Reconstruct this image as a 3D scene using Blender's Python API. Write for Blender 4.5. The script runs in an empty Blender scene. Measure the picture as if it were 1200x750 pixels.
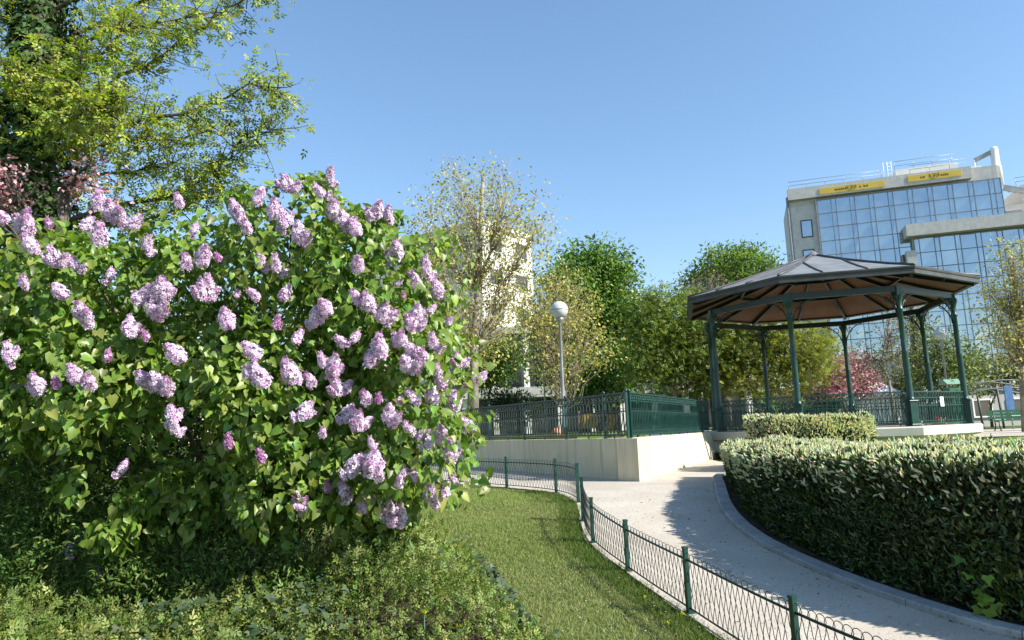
import bpy, math, random
import numpy as np
from mathutils import Vector, Matrix, Euler

rng = np.random.RandomState(7)
random.seed(7)
scene = bpy.context.scene
COL = scene.collection
R = math.radians

# ------------------------------------------------------------------ camera
F, PITCH, ROLL = 832.2, R(8.966), R(1.997)          # the eye is the origin
cd = bpy.data.cameras.new('camera')
cam = bpy.data.objects.new('camera', cd)
COL.objects.link(cam)
cd.sensor_fit = 'HORIZONTAL'
cd.sensor_width = 36.0
cd.lens = F / 1200 * 36
cd.clip_start = 0.1
cd.clip_end = 5000
CAMROT = Matrix.Rotation(math.pi / 2 + PITCH, 3, 'X') @ Matrix.Rotation(-ROLL, 3, 'Z')
cam.matrix_world = CAMROT.to_4x4()
scene.camera = cam


def ray(px, py):
    d = CAMROT @ Vector((px - 600, 375 - py, -F))
    return np.array(d) / d.y


def at(px, py, Y):
    return ray(px, py) * Y


# ------------------------------------------------------------------ terrain
_py = np.array([-400, -6, 0, 2.0, 4.6, 6.2, 7.4, 8.5, 9.7, 11.2, 13.0, 15, 20, 30, 45, 400])
_pz = np.array([-1.85, -1.85, -1.83, -1.81, -1.74, -1.62, -1.52, -1.40, -1.25, -1.10, -1.02, -1.0, -.93, -.75, -.70, -.7])
_gy = np.linspace(-400, 400, 16001)
_gz = np.interp(_gy, _py, _pz)
_k = np.hanning(41); _k /= _k.sum()
_gzs = np.convolve(np.pad(_gz, 20, mode='edge'), _k, 'valid')


def gz(x, y):
    return np.interp(y, _gy, _gzs) + 0.0 * np.asarray(x)


def gnd(px, py):
    r = ray(px, py)
    lo, hi = 1.0, 200.0
    for _ in range(60):
        m = (lo + hi) / 2
        if r[2] * m > gz(0, m):
            lo = m
        else:
            hi = m
    return r * lo


# ------------------------------------------------------------------ helpers
def tag(o, label=None, cat=None, group=None, kind=None):
    if label: o['label'] = label
    if cat: o['category'] = cat
    if group: o['group'] = group
    if kind: o['kind'] = kind
    return o


def empty(name, loc, label, cat, group=None):
    o = bpy.data.objects.new(name, None)
    COL.objects.link(o)
    o.location = [float(c) for c in loc]
    o.empty_display_size = 0.1
    return tag(o, label, cat, group)


def wloc(o):
    v = Vector((0, 0, 0))
    while o is not None:
        v = v + Vector(o.location)
        o = o.parent
    return np.array(v)


def link(name, me, mat, parent=None, origin=None):
    o = bpy.data.objects.new(name, me)
    COL.objects.link(o)
    if mat is not None:
        me.materials.append(mat)
    if parent is not None:
        o.parent = parent
    return o


class MB:
    def __init__(s):
        s.v, s.f, s.n, s.sm = [], [], 0, []

    def add(s, verts, faces, smooth=False):
        s.v.extend([tuple(map(float, q)) for q in verts])
        s.f.extend([tuple(int(i) + s.n for i in f) for f in faces])
        s.sm.extend([smooth] * len(faces))
        s.n += len(verts)

    def box(s, c, size, ax=None):
        """box centred at c; ax = 3 row vectors (local axes)"""
        c = np.asarray(c, float)
        h = np.asarray(size, float) / 2
        ax = np.eye(3) if ax is None else np.asarray(ax, float)
        vs = [c + ax[0] * h[0] * i + ax[1] * h[1] * j + ax[2] * h[2] * k for i in (-1, 1) for j in (-1, 1) for k in (-1, 1)]
        s.add(vs, [(0, 1, 3, 2), (4, 6, 7, 5), (0, 4, 5, 1), (2, 3, 7, 6), (0, 2, 6, 4), (1, 5, 7, 3)])

    def bar(s, a, b, w, h=None, up=(0, 0, 1)):
        a = np.asarray(a, float); b = np.asarray(b, float)
        h = w if h is None else h
        d = b - a; L = np.linalg.norm(d)
        if L < 1e-6: return
        d /= L
        up = np.asarray(up, float)
        if abs(np.dot(up, d)) > .98: up = np.array([1., 0, 0])
        x = np.cross(d, up); x /= np.linalg.norm(x)
        z = np.cross(x, d)
        s.box((a + b) / 2, (w, L, h), (x, d, z))

    def tube(s, pts, rad, sides=6, cap=True, smooth=True, closed=False):
        pts = [np.asarray(p, float) for p in pts]
        n = len(pts)
        if np.isscalar(rad): rad = [rad] * n
        vs, fs = [], []
        prev = None
        for i in range(n):
            if closed:
                t = pts[(i + 1) % n] - pts[i - 1]
            else:
                t = pts[min(i + 1, n - 1)] - pts[max(i - 1, 0)]
            t = t / (np.linalg.norm(t) + 1e-12)
            if prev is None:
                u = np.cross(t, [0, 0, 1.]) if abs(t[2]) < .9 else np.cross(t, [1., 0, 0])
            else:
                u = prev - t * np.dot(prev, t)
            u = u / (np.linalg.norm(u) + 1e-12)
            prev = u
            w = np.cross(t, u)
            for k in range(sides):
                a = 2 * math.pi * k / sides
                vs.append(pts[i] + (u * math.cos(a) + w * math.sin(a)) * rad[i])
        m = n if closed else n - 1
        for i in range(m):
            j = (i + 1) % n
            for k in range(sides):
                k2 = (k + 1) % sides
                fs.append((i * sides + k, i * sides + k2, j * sides + k2, j * sides + k))
        if cap and not closed:
            fs.append(tuple(range(sides))[::-1])
            fs.append(tuple(range((n - 1) * sides, n * sides)))
        s.add(vs, fs, smooth)

    def lathe(s, c, prof, sides=24, smooth=True, phase=0.0):
        c = np.asarray(c, float)
        vs, fs = [], []
        for (r, z) in prof:
            for k in range(sides):
                a = 2 * math.pi * k / sides + phase
                vs.append(c + np.array([r * math.cos(a), r * math.sin(a), z]))
        n = len(prof)
        for i in range(n - 1):
            for k in range(sides):
                k2 = (k + 1) % sides
                fs.append((i * sides + k, i * sides + k2, (i + 1) * sides + k2, (i + 1) * sides + k))
        fs.append(tuple(range(sides))[::-1])
        fs.append(tuple(range((n - 1) * sides, n * sides)))
        s.add(vs, fs, smooth)

    def prism(s, poly, z0, z1):
        """poly: list of (x,y) counter-clockwise"""
        n = len(poly)
        vs = [(p[0], p[1], z0) for p in poly] + [(p[0], p[1], z1) for p in poly]
        fs = [tuple(range(n))[::-1], tuple(range(n, 2 * n))]
        fs += [(i, (i + 1) % n, n + (i + 1) % n, n + i) for i in range(n)]
        s.add(vs, fs)

    def build(s, name, mat, parent=None, bevel=0):
        off = wloc(parent) if parent is not None else np.zeros(3)
        me = bpy.data.meshes.new(name)
        v = np.array(s.v) - off if s.n else np.zeros((0, 3))
        if parent is None and s.n:
            off = v.mean(0); off[2] = v[:, 2].min(); v = v - off
        me.from_pydata([tuple(q) for q in v], [], s.f)
        me.polygons.foreach_set('use_smooth', s.sm)
        me.update()
        o = link(name, me, mat, parent)
        if parent is None and s.n:
            o.location = [float(c) for c in off]
        if bevel:
            m = o.modifiers.new('bevel', 'BEVEL'); m.width = bevel; m.segments = 2; m.limit_method = 'ANGLE'
        return o


def nrm(a):
    return a / (np.linalg.norm(a, axis=-1, keepdims=True) + 1e-9)


# leaf templates (side, along, normal)
T_HEART = (np.array([[0, 0, 0], [.28, -.14, .10], [.52, .16, .16], [.34, .58, .08], [0, 1, -.16], [-.34, .58, .08], [-.52, .16, .16], [-.28, -.14, .10], [0, .42, 0]]),
           [(0, 1, 2), (0, 2, 8), (8, 2, 3), (8, 3, 4), (0, 8, 6), (0, 6, 7), (8, 5, 6), (8, 4, 5)])
T_OVAL = (np.array([[0, 0, 0], [.5, .45, .12], [0, 1, -.05], [-.5, .45, .12]]), [(0, 1, 2), (0, 2, 3)])
T_LANCE = (np.array([[0, 0, 0], [.42, .3, .1], [.45, .62, .08], [0, 1, -.12], [-.45, .62, .08], [-.42, .3, .1]]), [(0, 1, 2, 3), (0, 3, 4, 5)])
T_BLADE = (np.array([[-.5, 0, 0], [.5, 0, 0], [0, 1, 0]]), [(0, 1, 2)])
# a sprig of five leaflets on one stalk
_sp = []
_sf = []
for _i, (_a, _b, _s) in enumerate([(0, .5, .55), (.9, .35, .5), (-.9, .35, .5), (1.5, .1, .42), (-1.5, .1, .42)]):
    _d = np.array([math.sin(_a), math.cos(_a), -.15]); _q = np.array([math.cos(_a), -math.sin(_a), 0])
    _o = np.array([0, _b, 0])
    _n0 = len(_sp)
    _sp += [_o, _o + _d * _s * .5 + _q * .13 + np.array([0, 0, .05]), _o + _d * _s, _o + _d * _s * .5 - _q * .13 + np.array([0, 0, .05])]
    _sf += [(_n0, _n0 + 1, _n0 + 2), (_n0, _n0 + 2, _n0 + 3)]
T_SPRIG = (np.array(_sp), _sf)
# ivy-like lobed leaf
T_IVY = (np.array([[0, 0, 0], [.35, -.12, .04], [.6, .25, .06], [.28, .42, .04], [0, 1, -.08], [-.28, .42, .04], [-.6, .25, .06], [-.35, -.12, .04]]),
         [(0, 1, 2, 3), (0, 3, 4), (0, 4, 5), (0, 5, 6, 7)])


def leaves(name, P, T, N, L, W, C, tmpl, mat, parent=None, kind=None):
    P = np.asarray(P, float); n = len(P)
    T = nrm(np.asarray(T, float)); S = nrm(np.cross(T, N)); N = np.cross(S, T)
    L = np.broadcast_to(np.asarray(L, float), (n,)); W = np.broadcast_to(np.asarray(W, float), (n,))
    tv, tf = tmpl
    K = len(tv)
    V = (P[:, None, :] + S[:, None, :] * (tv[None, :, 0, None] * W[:, None, None])
         + T[:, None, :] * (tv[None, :, 1, None] * L[:, None, None])
         + N[:, None, :] * (tv[None, :, 2, None] * L[:, None, None]))
    off = wloc(parent) if parent is not None else np.array([P[:, 0].mean(), P[:, 1].mean(), P[:, 2].min()])
    V = (V - off).reshape(-1, 3)
    me = bpy.data.meshes.new(name)
    lens = np.array([len(f) for f in tf])
    flat = np.concatenate([np.array(f) for f in tf])
    loops = (np.arange(n)[:, None] * K + flat[None, :]).ravel()
    tot = np.tile(lens, n)
    start = np.concatenate([[0], np.cumsum(tot)[:-1]])
    me.vertices.add(len(V)); me.vertices.foreach_set('co', V.astype(np.float32).ravel())
    me.loops.add(len(loops)); me.loops.foreach_set('vertex_index', loops.astype(np.int32))
    me.polygons.add(len(tot)); me.polygons.foreach_set('loop_start', start.astype(np.int32))
    me.polygons.foreach_set('loop_total', tot.astype(np.int32))
    at_ = me.color_attributes.new('tint', 'FLOAT_COLOR', 'POINT')
    C4 = np.concatenate([np.asarray(C, float), np.ones((n, 1))], 1)
    at_.data.foreach_set('color', np.repeat(C4, K, 0).astype(np.float32).ravel())
    me.update(calc_edges=True)
    o = link(name, me, mat, parent)
    if parent is None: o.location = [float(c) for c in off]
    if kind: o['kind'] = kind
    return o


def tints(n, base, var=.25, alt=None, p=.2):
    """per-leaf colour: natural variation between leaves"""
    base = np.asarray(base, float)
    k = np.clip(1 + rng.randn(n, 1) * var, .45, 1.8)
    c = base[None, :] * k
    if alt is not None:
        m = rng.rand(n) < p
        c[m] = np.asarray(alt, float)[None, :] * k[m]
    c[:, 0] *= np.clip(1 + rng.randn(n) * .12, .6, 1.5)
    return np.clip(c, 0.002, .9)


_nk = [(rng.randn(3), rng.rand() * 6.28) for _ in range(14)]


def field(p, freq):
    s = 0
    for k, ph in _nk:
        s = s + np.sin((p * freq) @ k + ph)
    return s / 3.0


def rdir(n):
    return nrm(rng.randn(n, 3))


# ------------------------------------------------------------------ materials
def mk(name):
    m = bpy.data.materials.new(name)
    m.use_nodes = True
    nt = m.node_tree
    b = nt.nodes['Principled BSDF']
    return m, nt, b


def nd(nt, typ, **kw):
    n = nt.nodes.new(typ)
    for k, v in kw.items():
        setattr(n, k, v)
    return n


def noise_mat(name, c1, c2, scale=8, rough=.8, bump=.0, bscale=60, detail=6, spec=.3, c3=None, metallic=0, bdist=.01, mid=(.35, .65), c3s=9):
    m, nt, b = mk(name)
    tc = nd(nt, 'ShaderNodeTexCoord')
    geo = nd(nt, 'ShaderNodeNewGeometry')
    nz = nd(nt, 'ShaderNodeTexNoise'); nz.inputs['Scale'].default_value = scale; nz.inputs['Detail'].default_value = detail
    nt.links.new(geo.outputs['Position'], nz.inputs['Vector'])
    cr = nd(nt, 'ShaderNodeValToRGB')
    cr.color_ramp.elements[0].position = mid[0]; cr.color_ramp.elements[1].position = mid[1]
    cr.color_ramp.elements[0].color = (*c1, 1); cr.color_ramp.elements[1].color = (*c2, 1)
    nt.links.new(nz.outputs['Fac'], cr.inputs['Fac'])
    out = cr.outputs['Color']
    if c3 is not None:
        n2 = nd(nt, 'ShaderNodeTexNoise'); n2.inputs['Scale'].default_value = scale * c3s; n2.inputs['Detail'].default_value = 4
        nt.links.new(geo.outputs['Position'], n2.inputs['Vector'])
        r2 = nd(nt, 'ShaderNodeValToRGB'); r2.color_ramp.elements[0].position = .52; r2.color_ramp.elements[1].position = .68
        nt.links.new(n2.outputs['Fac'], r2.inputs['Fac'])
        mx = nd(nt, 'ShaderNodeMix', data_type='RGBA')
        nt.links.new(r2.outputs['Color'], mx.inputs['Factor'])
        nt.links.new(out, mx.inputs['A']); mx.inputs['B'].default_value = (*c3, 1)
        out = mx.outputs['Result']
    nt.links.new(out, b.inputs['Base Color'])
    b.inputs['Roughness'].default_value = rough
    b.inputs['Specular IOR Level'].default_value = spec
    b.inputs['Metallic'].default_value = metallic
    if bump:
        n3 = nd(nt, 'ShaderNodeTexNoise'); n3.inputs['Scale'].default_value = bscale; n3.inputs['Detail'].default_value = 5
        nt.links.new(geo.outputs['Position'], n3.inputs['Vector'])
        bp = nd(nt, 'ShaderNodeBump'); bp.inputs['Strength'].default_value = bump; bp.inputs['Distance'].default_value = bdist
        nt.links.new(n3.outputs['Fac'], bp.inputs['Height']); nt.links.new(bp.outputs['Normal'], b.inputs['Normal'])
    return m


def leaf_mat(name, rough=.5, trans=.35, spec=.4, tr_col=(1.15, 1.25, .55)):
    m, nt, b = mk(name)
    a = nd(nt, 'ShaderNodeVertexColor', layer_name='tint')
    nt.links.new(a.outputs['Color'], b.inputs['Base Color'])
    b.inputs['Roughness'].default_value = rough
    b.inputs['Specular IOR Level'].default_value = spec
    if trans > 0:
        tl = nd(nt, 'ShaderNodeBsdfTranslucent')
        mu = nd(nt, 'ShaderNodeMix', data_type='RGBA', blend_type='MULTIPLY')
        mu.inputs['Factor'].default_value = 1; mu.inputs['B'].default_value = (*tr_col, 1)
        nt.links.new(a.outputs['Color'], mu.inputs['A'])
        nt.links.new(mu.outputs['Result'], tl.inputs['Color'])
        ms = nd(nt, 'ShaderNodeMixShader'); ms.inputs['Fac'].default_value = trans
        nt.links.new(b.outputs['BSDF'], ms.inputs[1]); nt.links.new(tl.outputs['BSDF'], ms.inputs[2])
        nt.links.new(ms.outputs['Shader'], nt.nodes['Material Output'].inputs['Surface'])
    return m


def paint_mat(name, col, rough=.4, spec=.5, wear=None, metallic=0):
    c2 = wear if wear is not None else tuple(c * 1.35 for c in col)
    return noise_mat(name, col, c2, scale=3.5, rough=rough, spec=spec, metallic=metallic, mid=(.4, .75))


M = {}
M['lawn'] = noise_mat('lawn', (.045, .075, .018), (.10, .135, .035), scale=1.3, rough=.95, bump=.6, bscale=45, c3=(.14, .13, .06), spec=.1)
M['far_lawn'] = noise_mat('far_lawn', (.07, .12, .02), (.13, .19, .04), scale=.9, rough=.95, bump=.5, bscale=30, spec=.1)
M['gravel'] = noise_mat('gravel', (.40, .36, .30), (.49, .445, .38), scale=1.1, rough=.95, bump=.5, bscale=95, c3=(.33, .295, .245), spec=.15, bdist=.008, c3s=45)
M['terrace'] = noise_mat('terrace', (.30, .27, .21), (.42, .38, .31), scale=1.5, rough=.95, bump=.5, bscale=60, c3=(.25, .22, .17), spec=.15)
M['kerb'] = noise_mat('kerb', (.27, .27, .265), (.38, .38, .37), scale=3, rough=.85, bump=.3, bscale=70, c3=(.22, .22, .21))
M['bark'] = noise_mat('bark', (.055, .043, .032), (.15, .125, .10), scale=7, rough=.95, bump=1, bscale=25, bdist=.03)
M['bark_pale'] = noise_mat('bark_pale', (.16, .14, .115), (.32, .29, .24), scale=4, rough=.9, bump=.6, bscale=20, bdist=.02)
M['stem'] = noise_mat('stem', (.07, .05, .035), (.17, .13, .09), scale=14, rough=.9, bump=.6, bscale=60)
M['lilac_leaf'] = leaf_mat('lilac_leaf', rough=.40, trans=.42, spec=.45)
M['leaf'] = leaf_mat('leaf', rough=.5, trans=.38, spec=.35)
M['laurel_leaf'] = leaf_mat('laurel_leaf', rough=.30, trans=.15, spec=.55)
M['dark_leaf'] = leaf_mat('dark_leaf', rough=.58, trans=.12, spec=.3)
M['petal'] = leaf_mat('petal', rough=.7, trans=.3, spec=.2, tr_col=(1, .9, 1))
M['grass'] = leaf_mat('grass', rough=.6, trans=.35, spec=.25)
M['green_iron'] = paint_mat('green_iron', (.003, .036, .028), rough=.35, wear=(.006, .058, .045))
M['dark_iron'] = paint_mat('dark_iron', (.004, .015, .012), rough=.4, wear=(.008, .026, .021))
M['wire'] = paint_mat('wire', (.010, .022, .019), rough=.45, wear=(.03, .045, .04))
M['zinc'] = noise_mat('zinc', (.14, .146, .143), (.23, .236, .232), scale=2.2, rough=.5, spec=.5, c3=(.175, .18, .177), bump=.15, bscale=4)
M['zinc_dark'] = noise_mat('zinc_dark', (.032, .032, .035), (.062, .062, .066), scale=2.5, rough=.5, spec=.5, c3=(.06, .06, .062))
M['metal_grey'] = noise_mat('metal_grey', (.22, .23, .235), (.34, .35, .355), scale=4, rough=.4, spec=.5, metallic=.3)


def wall_mat(name, c1, c2, streak=(.30, .28, .23), amt=.5, top=None):
    m, nt, b = mk(name)
    geo = nd(nt, 'ShaderNodeNewGeometry')
    nz = nd(nt, 'ShaderNodeTexNoise'); nz.inputs['Scale'].default_value = 1.6; nz.inputs['Detail'].default_value = 8
    nt.links.new(geo.outputs['Position'], nz.inputs['Vector'])
    cr = nd(nt, 'ShaderNodeValToRGB'); cr.color_ramp.elements[0].position = .3; cr.color_ramp.elements[1].position = .7
    cr.color_ramp.elements[0].color = (*c1, 1); cr.color_ramp.elements[1].color = (*c2, 1)
    nt.links.new(nz.outputs['Fac'], cr.inputs['Fac'])
    mp = nd(nt, 'ShaderNodeMapping'); mp.inputs['Scale'].default_value = (5, 5, .35)
    nt.links.new(geo.outputs['Position'], mp.inputs['Vector'])
    n2 = nd(nt, 'ShaderNodeTexNoise'); n2.inputs['Scale'].default_value = 1.5; n2.inputs['Detail'].default_value = 6
    nt.links.new(mp.outputs['Vector'], n2.inputs['Vector'])
    r2 = nd(nt, 'ShaderNodeValToRGB'); r2.color_ramp.elements[0].position = .5; r2.color_ramp.elements[1].position = .8
    r2.color_ramp.elements[1].color = (amt, amt, amt, 1)
    nt.links.new(n2.outputs['Fac'], r2.inputs['Fac'])
    mx = nd(nt, 'ShaderNodeMix', data_type='RGBA')
    nt.links.new(r2.outputs['Color'], mx.inputs['Factor']); nt.links.new(cr.outputs['Color'], mx.inputs['A']); mx.inputs['B'].default_value = (*streak, 1)
    nt.links.new(mx.outputs['Result'], b.inputs['Base Color'])
    b.inputs['Roughness'].default_value = .9; b.inputs['Specular IOR Level'].default_value = .2
    n3 = nd(nt, 'ShaderNodeTexNoise'); n3.inputs['Scale'].default_value = 40; n3.inputs['Detail'].default_value = 5
    nt.links.new(geo.outputs['Position'], n3.inputs['Vector'])
    bp = nd(nt, 'ShaderNodeBump'); bp.inputs['Strength'].default_value = .25; bp.inputs['Distance'].default_value = .01
    nt.links.new(n3.outputs['Fac'], bp.inputs['Height']); nt.links.new(bp.outputs['Normal'], b.inputs['Normal'])
    return m


M['wall'] = wall_mat('wall', (.56, .485, .33), (.64, .57, .41), streak=(.25, .225, .17), amt=.6)
M['rim_stone'] = wall_mat('rim_stone', (.50, .47, .40), (.60, .57, .50), amt=.4)
M['concrete'] = wall_mat('concrete', (.44, .43, .41), (.54, .53, .51), streak=(.30, .29, .28), amt=.5)
M['pale_render'] = wall_mat('pale_render', (.66, .64, .58), (.74, .72, .66), streak=(.5, .48, .43), amt=.4)
M['grey_render'] = wall_mat('grey_render', (.34, .33, .31), (.42, .41, .385), streak=(.25, .24, .23), amt=.4)
M['white_paint'] = noise_mat('white_paint', (.70, .70, .69), (.80, .80, .79), scale=2, rough=.5)
M['yellow'] = noise_mat('yellow', (.58, .40, .07), (.66, .47, .09), scale=.6, rough=.6)
M['ochre'] = noise_mat('ochre', (.26, .15, .015), (.36, .21, .02), scale=3, rough=.6)
M['floor'] = noise_mat('floor', (.16, .145, .12), (.24, .22, .19), scale=2, rough=.95, bump=.3)
M['dark_metal'] = noise_mat('dark_metal', (.07, .075, .075), (.13, .135, .135), scale=5, rough=.5)
M['twig_pale'] = noise_mat('twig_pale', (.20, .175, .115), (.32, .28, .19), scale=6, rough=.9)
M['ink'] = noise_mat('ink', (.10, .07, .02), (.14, .10, .03), scale=2, rough=.7)
M['blue'] = noise_mat('blue', (.045, .11, .24), (.07, .16, .31), scale=5, rough=.5)
M['red'] = noise_mat('red', (.45, .05, .05), (.6, .09, .08), scale=5, rough=.6)
M['orange'] = noise_mat('orange', (.62, .22, .11), (.7, .3, .18), scale=9, rough=.5)
M['green_paint'] = paint_mat('green_paint', (.03, .13, .07), rough=.4, wear=(.05, .17, .10))
M['green_lid'] = paint_mat('green_lid', (.16, .28, .19), rough=.35)
M['globe'] = noise_mat('globe', (.46, .47, .46), (.54, .55, .54), scale=6, rough=.22, spec=.5)
M['dark_window'] = noise_mat('dark_window', (.02, .025, .03), (.05, .06, .07), scale=.4, rough=.08, spec=.8)


def glass_mat():
    m, nt, b = mk('facade_glass')
    geo = nd(nt, 'ShaderNodeNewGeometry')
    nz = nd(nt, 'ShaderNodeTexNoise'); nz.inputs['Scale'].default_value = .35; nz.inputs['Detail'].default_value = 3
    nt.links.new(geo.outputs['Position'], nz.inputs['Vector'])
    cr = nd(nt, 'ShaderNodeValToRGB')
    cr.color_ramp.elements[0].color = (.36, .42, .46, 1); cr.color_ramp.elements[1].color = (.46, .52, .56, 1)
    nt.links.new(nz.outputs['Fac'], cr.inputs['Fac']); nt.links.new(cr.outputs['Color'], b.inputs['Base Color'])
    b.inputs['Metallic'].default_value = .85; b.inputs['Roughness'].default_value = .06
    bp = nd(nt, 'ShaderNodeBump'); bp.inputs['Strength'].default_value = .06; bp.inputs['Distance'].default_value = .4
    n3 = nd(nt, 'ShaderNodeTexNoise'); n3.inputs['Scale'].default_value = .6; n3.inputs['Detail'].default_value = 1
    nt.links.new(geo.outputs['Position'], n3.inputs['Vector']); nt.links.new(n3.outputs['Fac'], bp.inputs['Height'])
    nt.links.new(bp.outputs['Normal'], b.inputs['Normal'])
    return m


M['facade_glass'] = glass_mat()


def plank_mat():
    m, nt, b = mk('roof_planks')
    tc = nd(nt, 'ShaderNodeTexCoord')
    mp = nd(nt, 'ShaderNodeMapping'); mp.inputs['Rotation'].default_value = (0, 0, -.227)
    nt.links.new(tc.outputs['Object'], mp.inputs['Vector'])
    wv = nd(nt, 'ShaderNodeTexWave'); wv.inputs['Scale'].default_value = 2.2; wv.inputs['Distortion'].default_value = .2
    wv.bands_direction = 'Y'
    nt.links.new(mp.outputs['Vector'], wv.inputs['Vector'])
    nz = nd(nt, 'ShaderNodeTexNoise'); nz.inputs['Scale'].default_value = 3; nz.inputs['Detail'].default_value = 8
    nt.links.new(mp.outputs['Vector'], nz.inputs['Vector'])
    c1 = nd(nt, 'ShaderNodeValToRGB'); c1.color_ramp.elements[0].color = (.10, .032, .006, 1); c1.color_ramp.elements[1].color = (.24, .088, .017, 1)
    nt.links.new(nz.outputs['Fac'], c1.inputs['Fac'])
    c2 = nd(nt, 'ShaderNodeValToRGB'); c2.color_ramp.elements[0].position = 0; c2.color_ramp.elements[1].position = .12
    c2.color_ramp.elements[0].color = (.35, .3, .3, 1)
    nt.links.new(wv.outputs['Fac'], c2.inputs['Fac'])
    mu = nd(nt, 'ShaderNodeMix', data_type='RGBA', blend_type='MULTIPLY'); mu.inputs['Factor'].default_value = 1
    nt.links.new(c1.outputs['Color'], mu.inputs['A']); nt.links.new(c2.outputs['Color'], mu.inputs['B'])
    nt.links.new(mu.outputs['Result'], b.inputs['Base Color'])
    b.inputs['Roughness'].default_value = .6
    return m


M['roof_planks'] = plank_mat()

# ------------------------------------------------------------------ light
SUN = np.array([.90, -.43]); SUN /= np.linalg.norm(SUN)
ELEV = R(36)
sd = np.array([SUN[0] * math.cos(ELEV), SUN[1] * math.cos(ELEV), math.sin(ELEV)])
w = bpy.data.worlds.new('World'); scene.world = w; w.use_nodes = True
nt = w.node_tree
sky = nt.nodes.new('ShaderNodeTexSky'); sky.sky_type = 'NISHITA'; sky.sun_disc = False
sky.sun_elevation = ELEV; sky.sun_rotation = math.atan2(SUN[0], SUN[1])
sky.air_density = 1.0; sky.dust_density = .15; sky.ozone_density = 1.8; sky.altitude = 50
bg = nt.nodes['Background']; bg.inputs['Strength'].default_value = .143
hs = nt.nodes.new('ShaderNodeHueSaturation'); hs.inputs['Saturation'].default_value = 1.2
gm = nt.nodes.new('ShaderNodeGamma'); gm.inputs['Gamma'].default_value = .8
nt.links.new(sky.outputs['Color'], gm.inputs['Color'])
nt.links.new(gm.outputs['Color'], hs.inputs['Color'])
nt.links.new(hs.outputs['Color'], bg.inputs['Color'])
ld = bpy.data.lights.new('sun', 'SUN'); ld.energy = 4.5; ld.angle = R(.5); ld.color = (1, .95, .86)
lo = bpy.data.objects.new('sun', ld); COL.objects.link(lo)
lo.rotation_euler = Vector((-sd[0], -sd[1], -sd[2])).to_track_quat('-Z', 'Y').to_euler()
scene.view_settings.view_transform = 'Standard'
scene.view_settings.look = 'None'
scene.view_settings.exposure = 1.15
scene.view_settings.gamma = 1
scene.render.engine = 'CYCLES'
scene.cycles.use_denoising = True
scene.cycles.max_bounces = 6
scene.cycles.transparent_max_bounces = 4


# ================================================================== GROUND
def catmull(P, n):
    P = np.asarray(P, float)
    Q = np.vstack([2 * P[0] - P[1], P, 2 * P[-1] - P[-2]])
    out = []
    for i in range(1, len(Q) - 2):
        for k in range(n):
            t = k / n
            a, b, c, d = Q[i - 1], Q[i], Q[i + 1], Q[i + 2]
            out.append(.5 * (2 * b + (c - a) * t + (2 * a - 5 * b + 4 * c - d) * t * t + (3 * b - a - 3 * c + d) * t ** 3))
    out.append(P[-1])
    return np.array(out)


def along(line):
    seg = np.linalg.norm(np.diff(line[:, :2], axis=0), axis=1)
    return np.concatenate([[0], np.cumsum(seg)])


# hoop fence line: post bases read off the photograph, set down on the terrain
fence_px = [(536, 568), (594, 572.5), (652, 579), (678, 590), (683.5, 612), (695, 637.5), (736, 671), (808, 721), (938, 806)]
FP = [gnd(*p) for p in fence_px]
d0 = FP[0] - FP[1]; d0[2] = 0
FP = [FP[0] + nrm(d0 * 1.0) * 1.9 * k for k in (2, 1)] + FP
FP.append(np.array([FP[-1][0] + .46, FP[-1][1] - 1.45, 0]))
for p in FP: p[2] = float(gz(p[0], p[1]))
fence_far = np.array(FP[:6])      # out to the corner post
fence_near = np.array(FP[6:])
fence_line = catmull(np.array(FP), 12)

kerb_px = [(836, 563), (838, 576), (843, 594), (855, 613), (880, 635), (920, 656.5), (1000, 691), (1100, 726), (1200, 754)]
KP = [gnd(*p) for p in kerb_px]
KP = [KP[0] + np.array([.35, .9, 0])] + KP + [KP[-1] + np.array([.75, -.7, 0]), KP[-1] + np.array([2.6, -1.6, 0])]
kerb_line = catmull(np.array(KP), 10)


def sheet(name, xs, ys, zf, mat, kind='structure'):
    me = bpy.data.meshes.new(name)
    X, Y = np.meshgrid(xs, ys)
    V = np.stack([X, Y, zf(X, Y)], -1).reshape(-1, 3)
    nx, ny = len(xs), len(ys)
    i = (np.arange(ny - 1)[:, None] * nx + np.arange(nx - 1)[None, :]).ravel()
    f = np.stack([i, i + 1, i + nx + 1, i + nx], 1)
    me.from_pydata(V.tolist(), [], f.tolist())
    me.polygons.foreach_set('use_smooth', [True] * len(f))
    o = link(name, me, mat)
    return tag(o, kind=kind)


xs = np.concatenate([np.linspace(-900, -30, 20), np.linspace(-28, -9, 10), np.linspace(-8, 12, 81), np.linspace(14, 40, 12), np.linspace(50, 900, 20)])
ys = np.concatenate([np.linspace(-300, -8, 14), np.linspace(-6, 18, 121), np.linspace(19, 60, 30), np.linspace(80, 1500, 24)])
sheet('ground', xs, ys, lambda X, Y: gz(X, Y) + .006 * field(np.stack([X, Y, 0 * X], -1), .9) * (np.abs(X + 4) < 30) * (Y < 30) - .012, M['lawn'])

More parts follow.
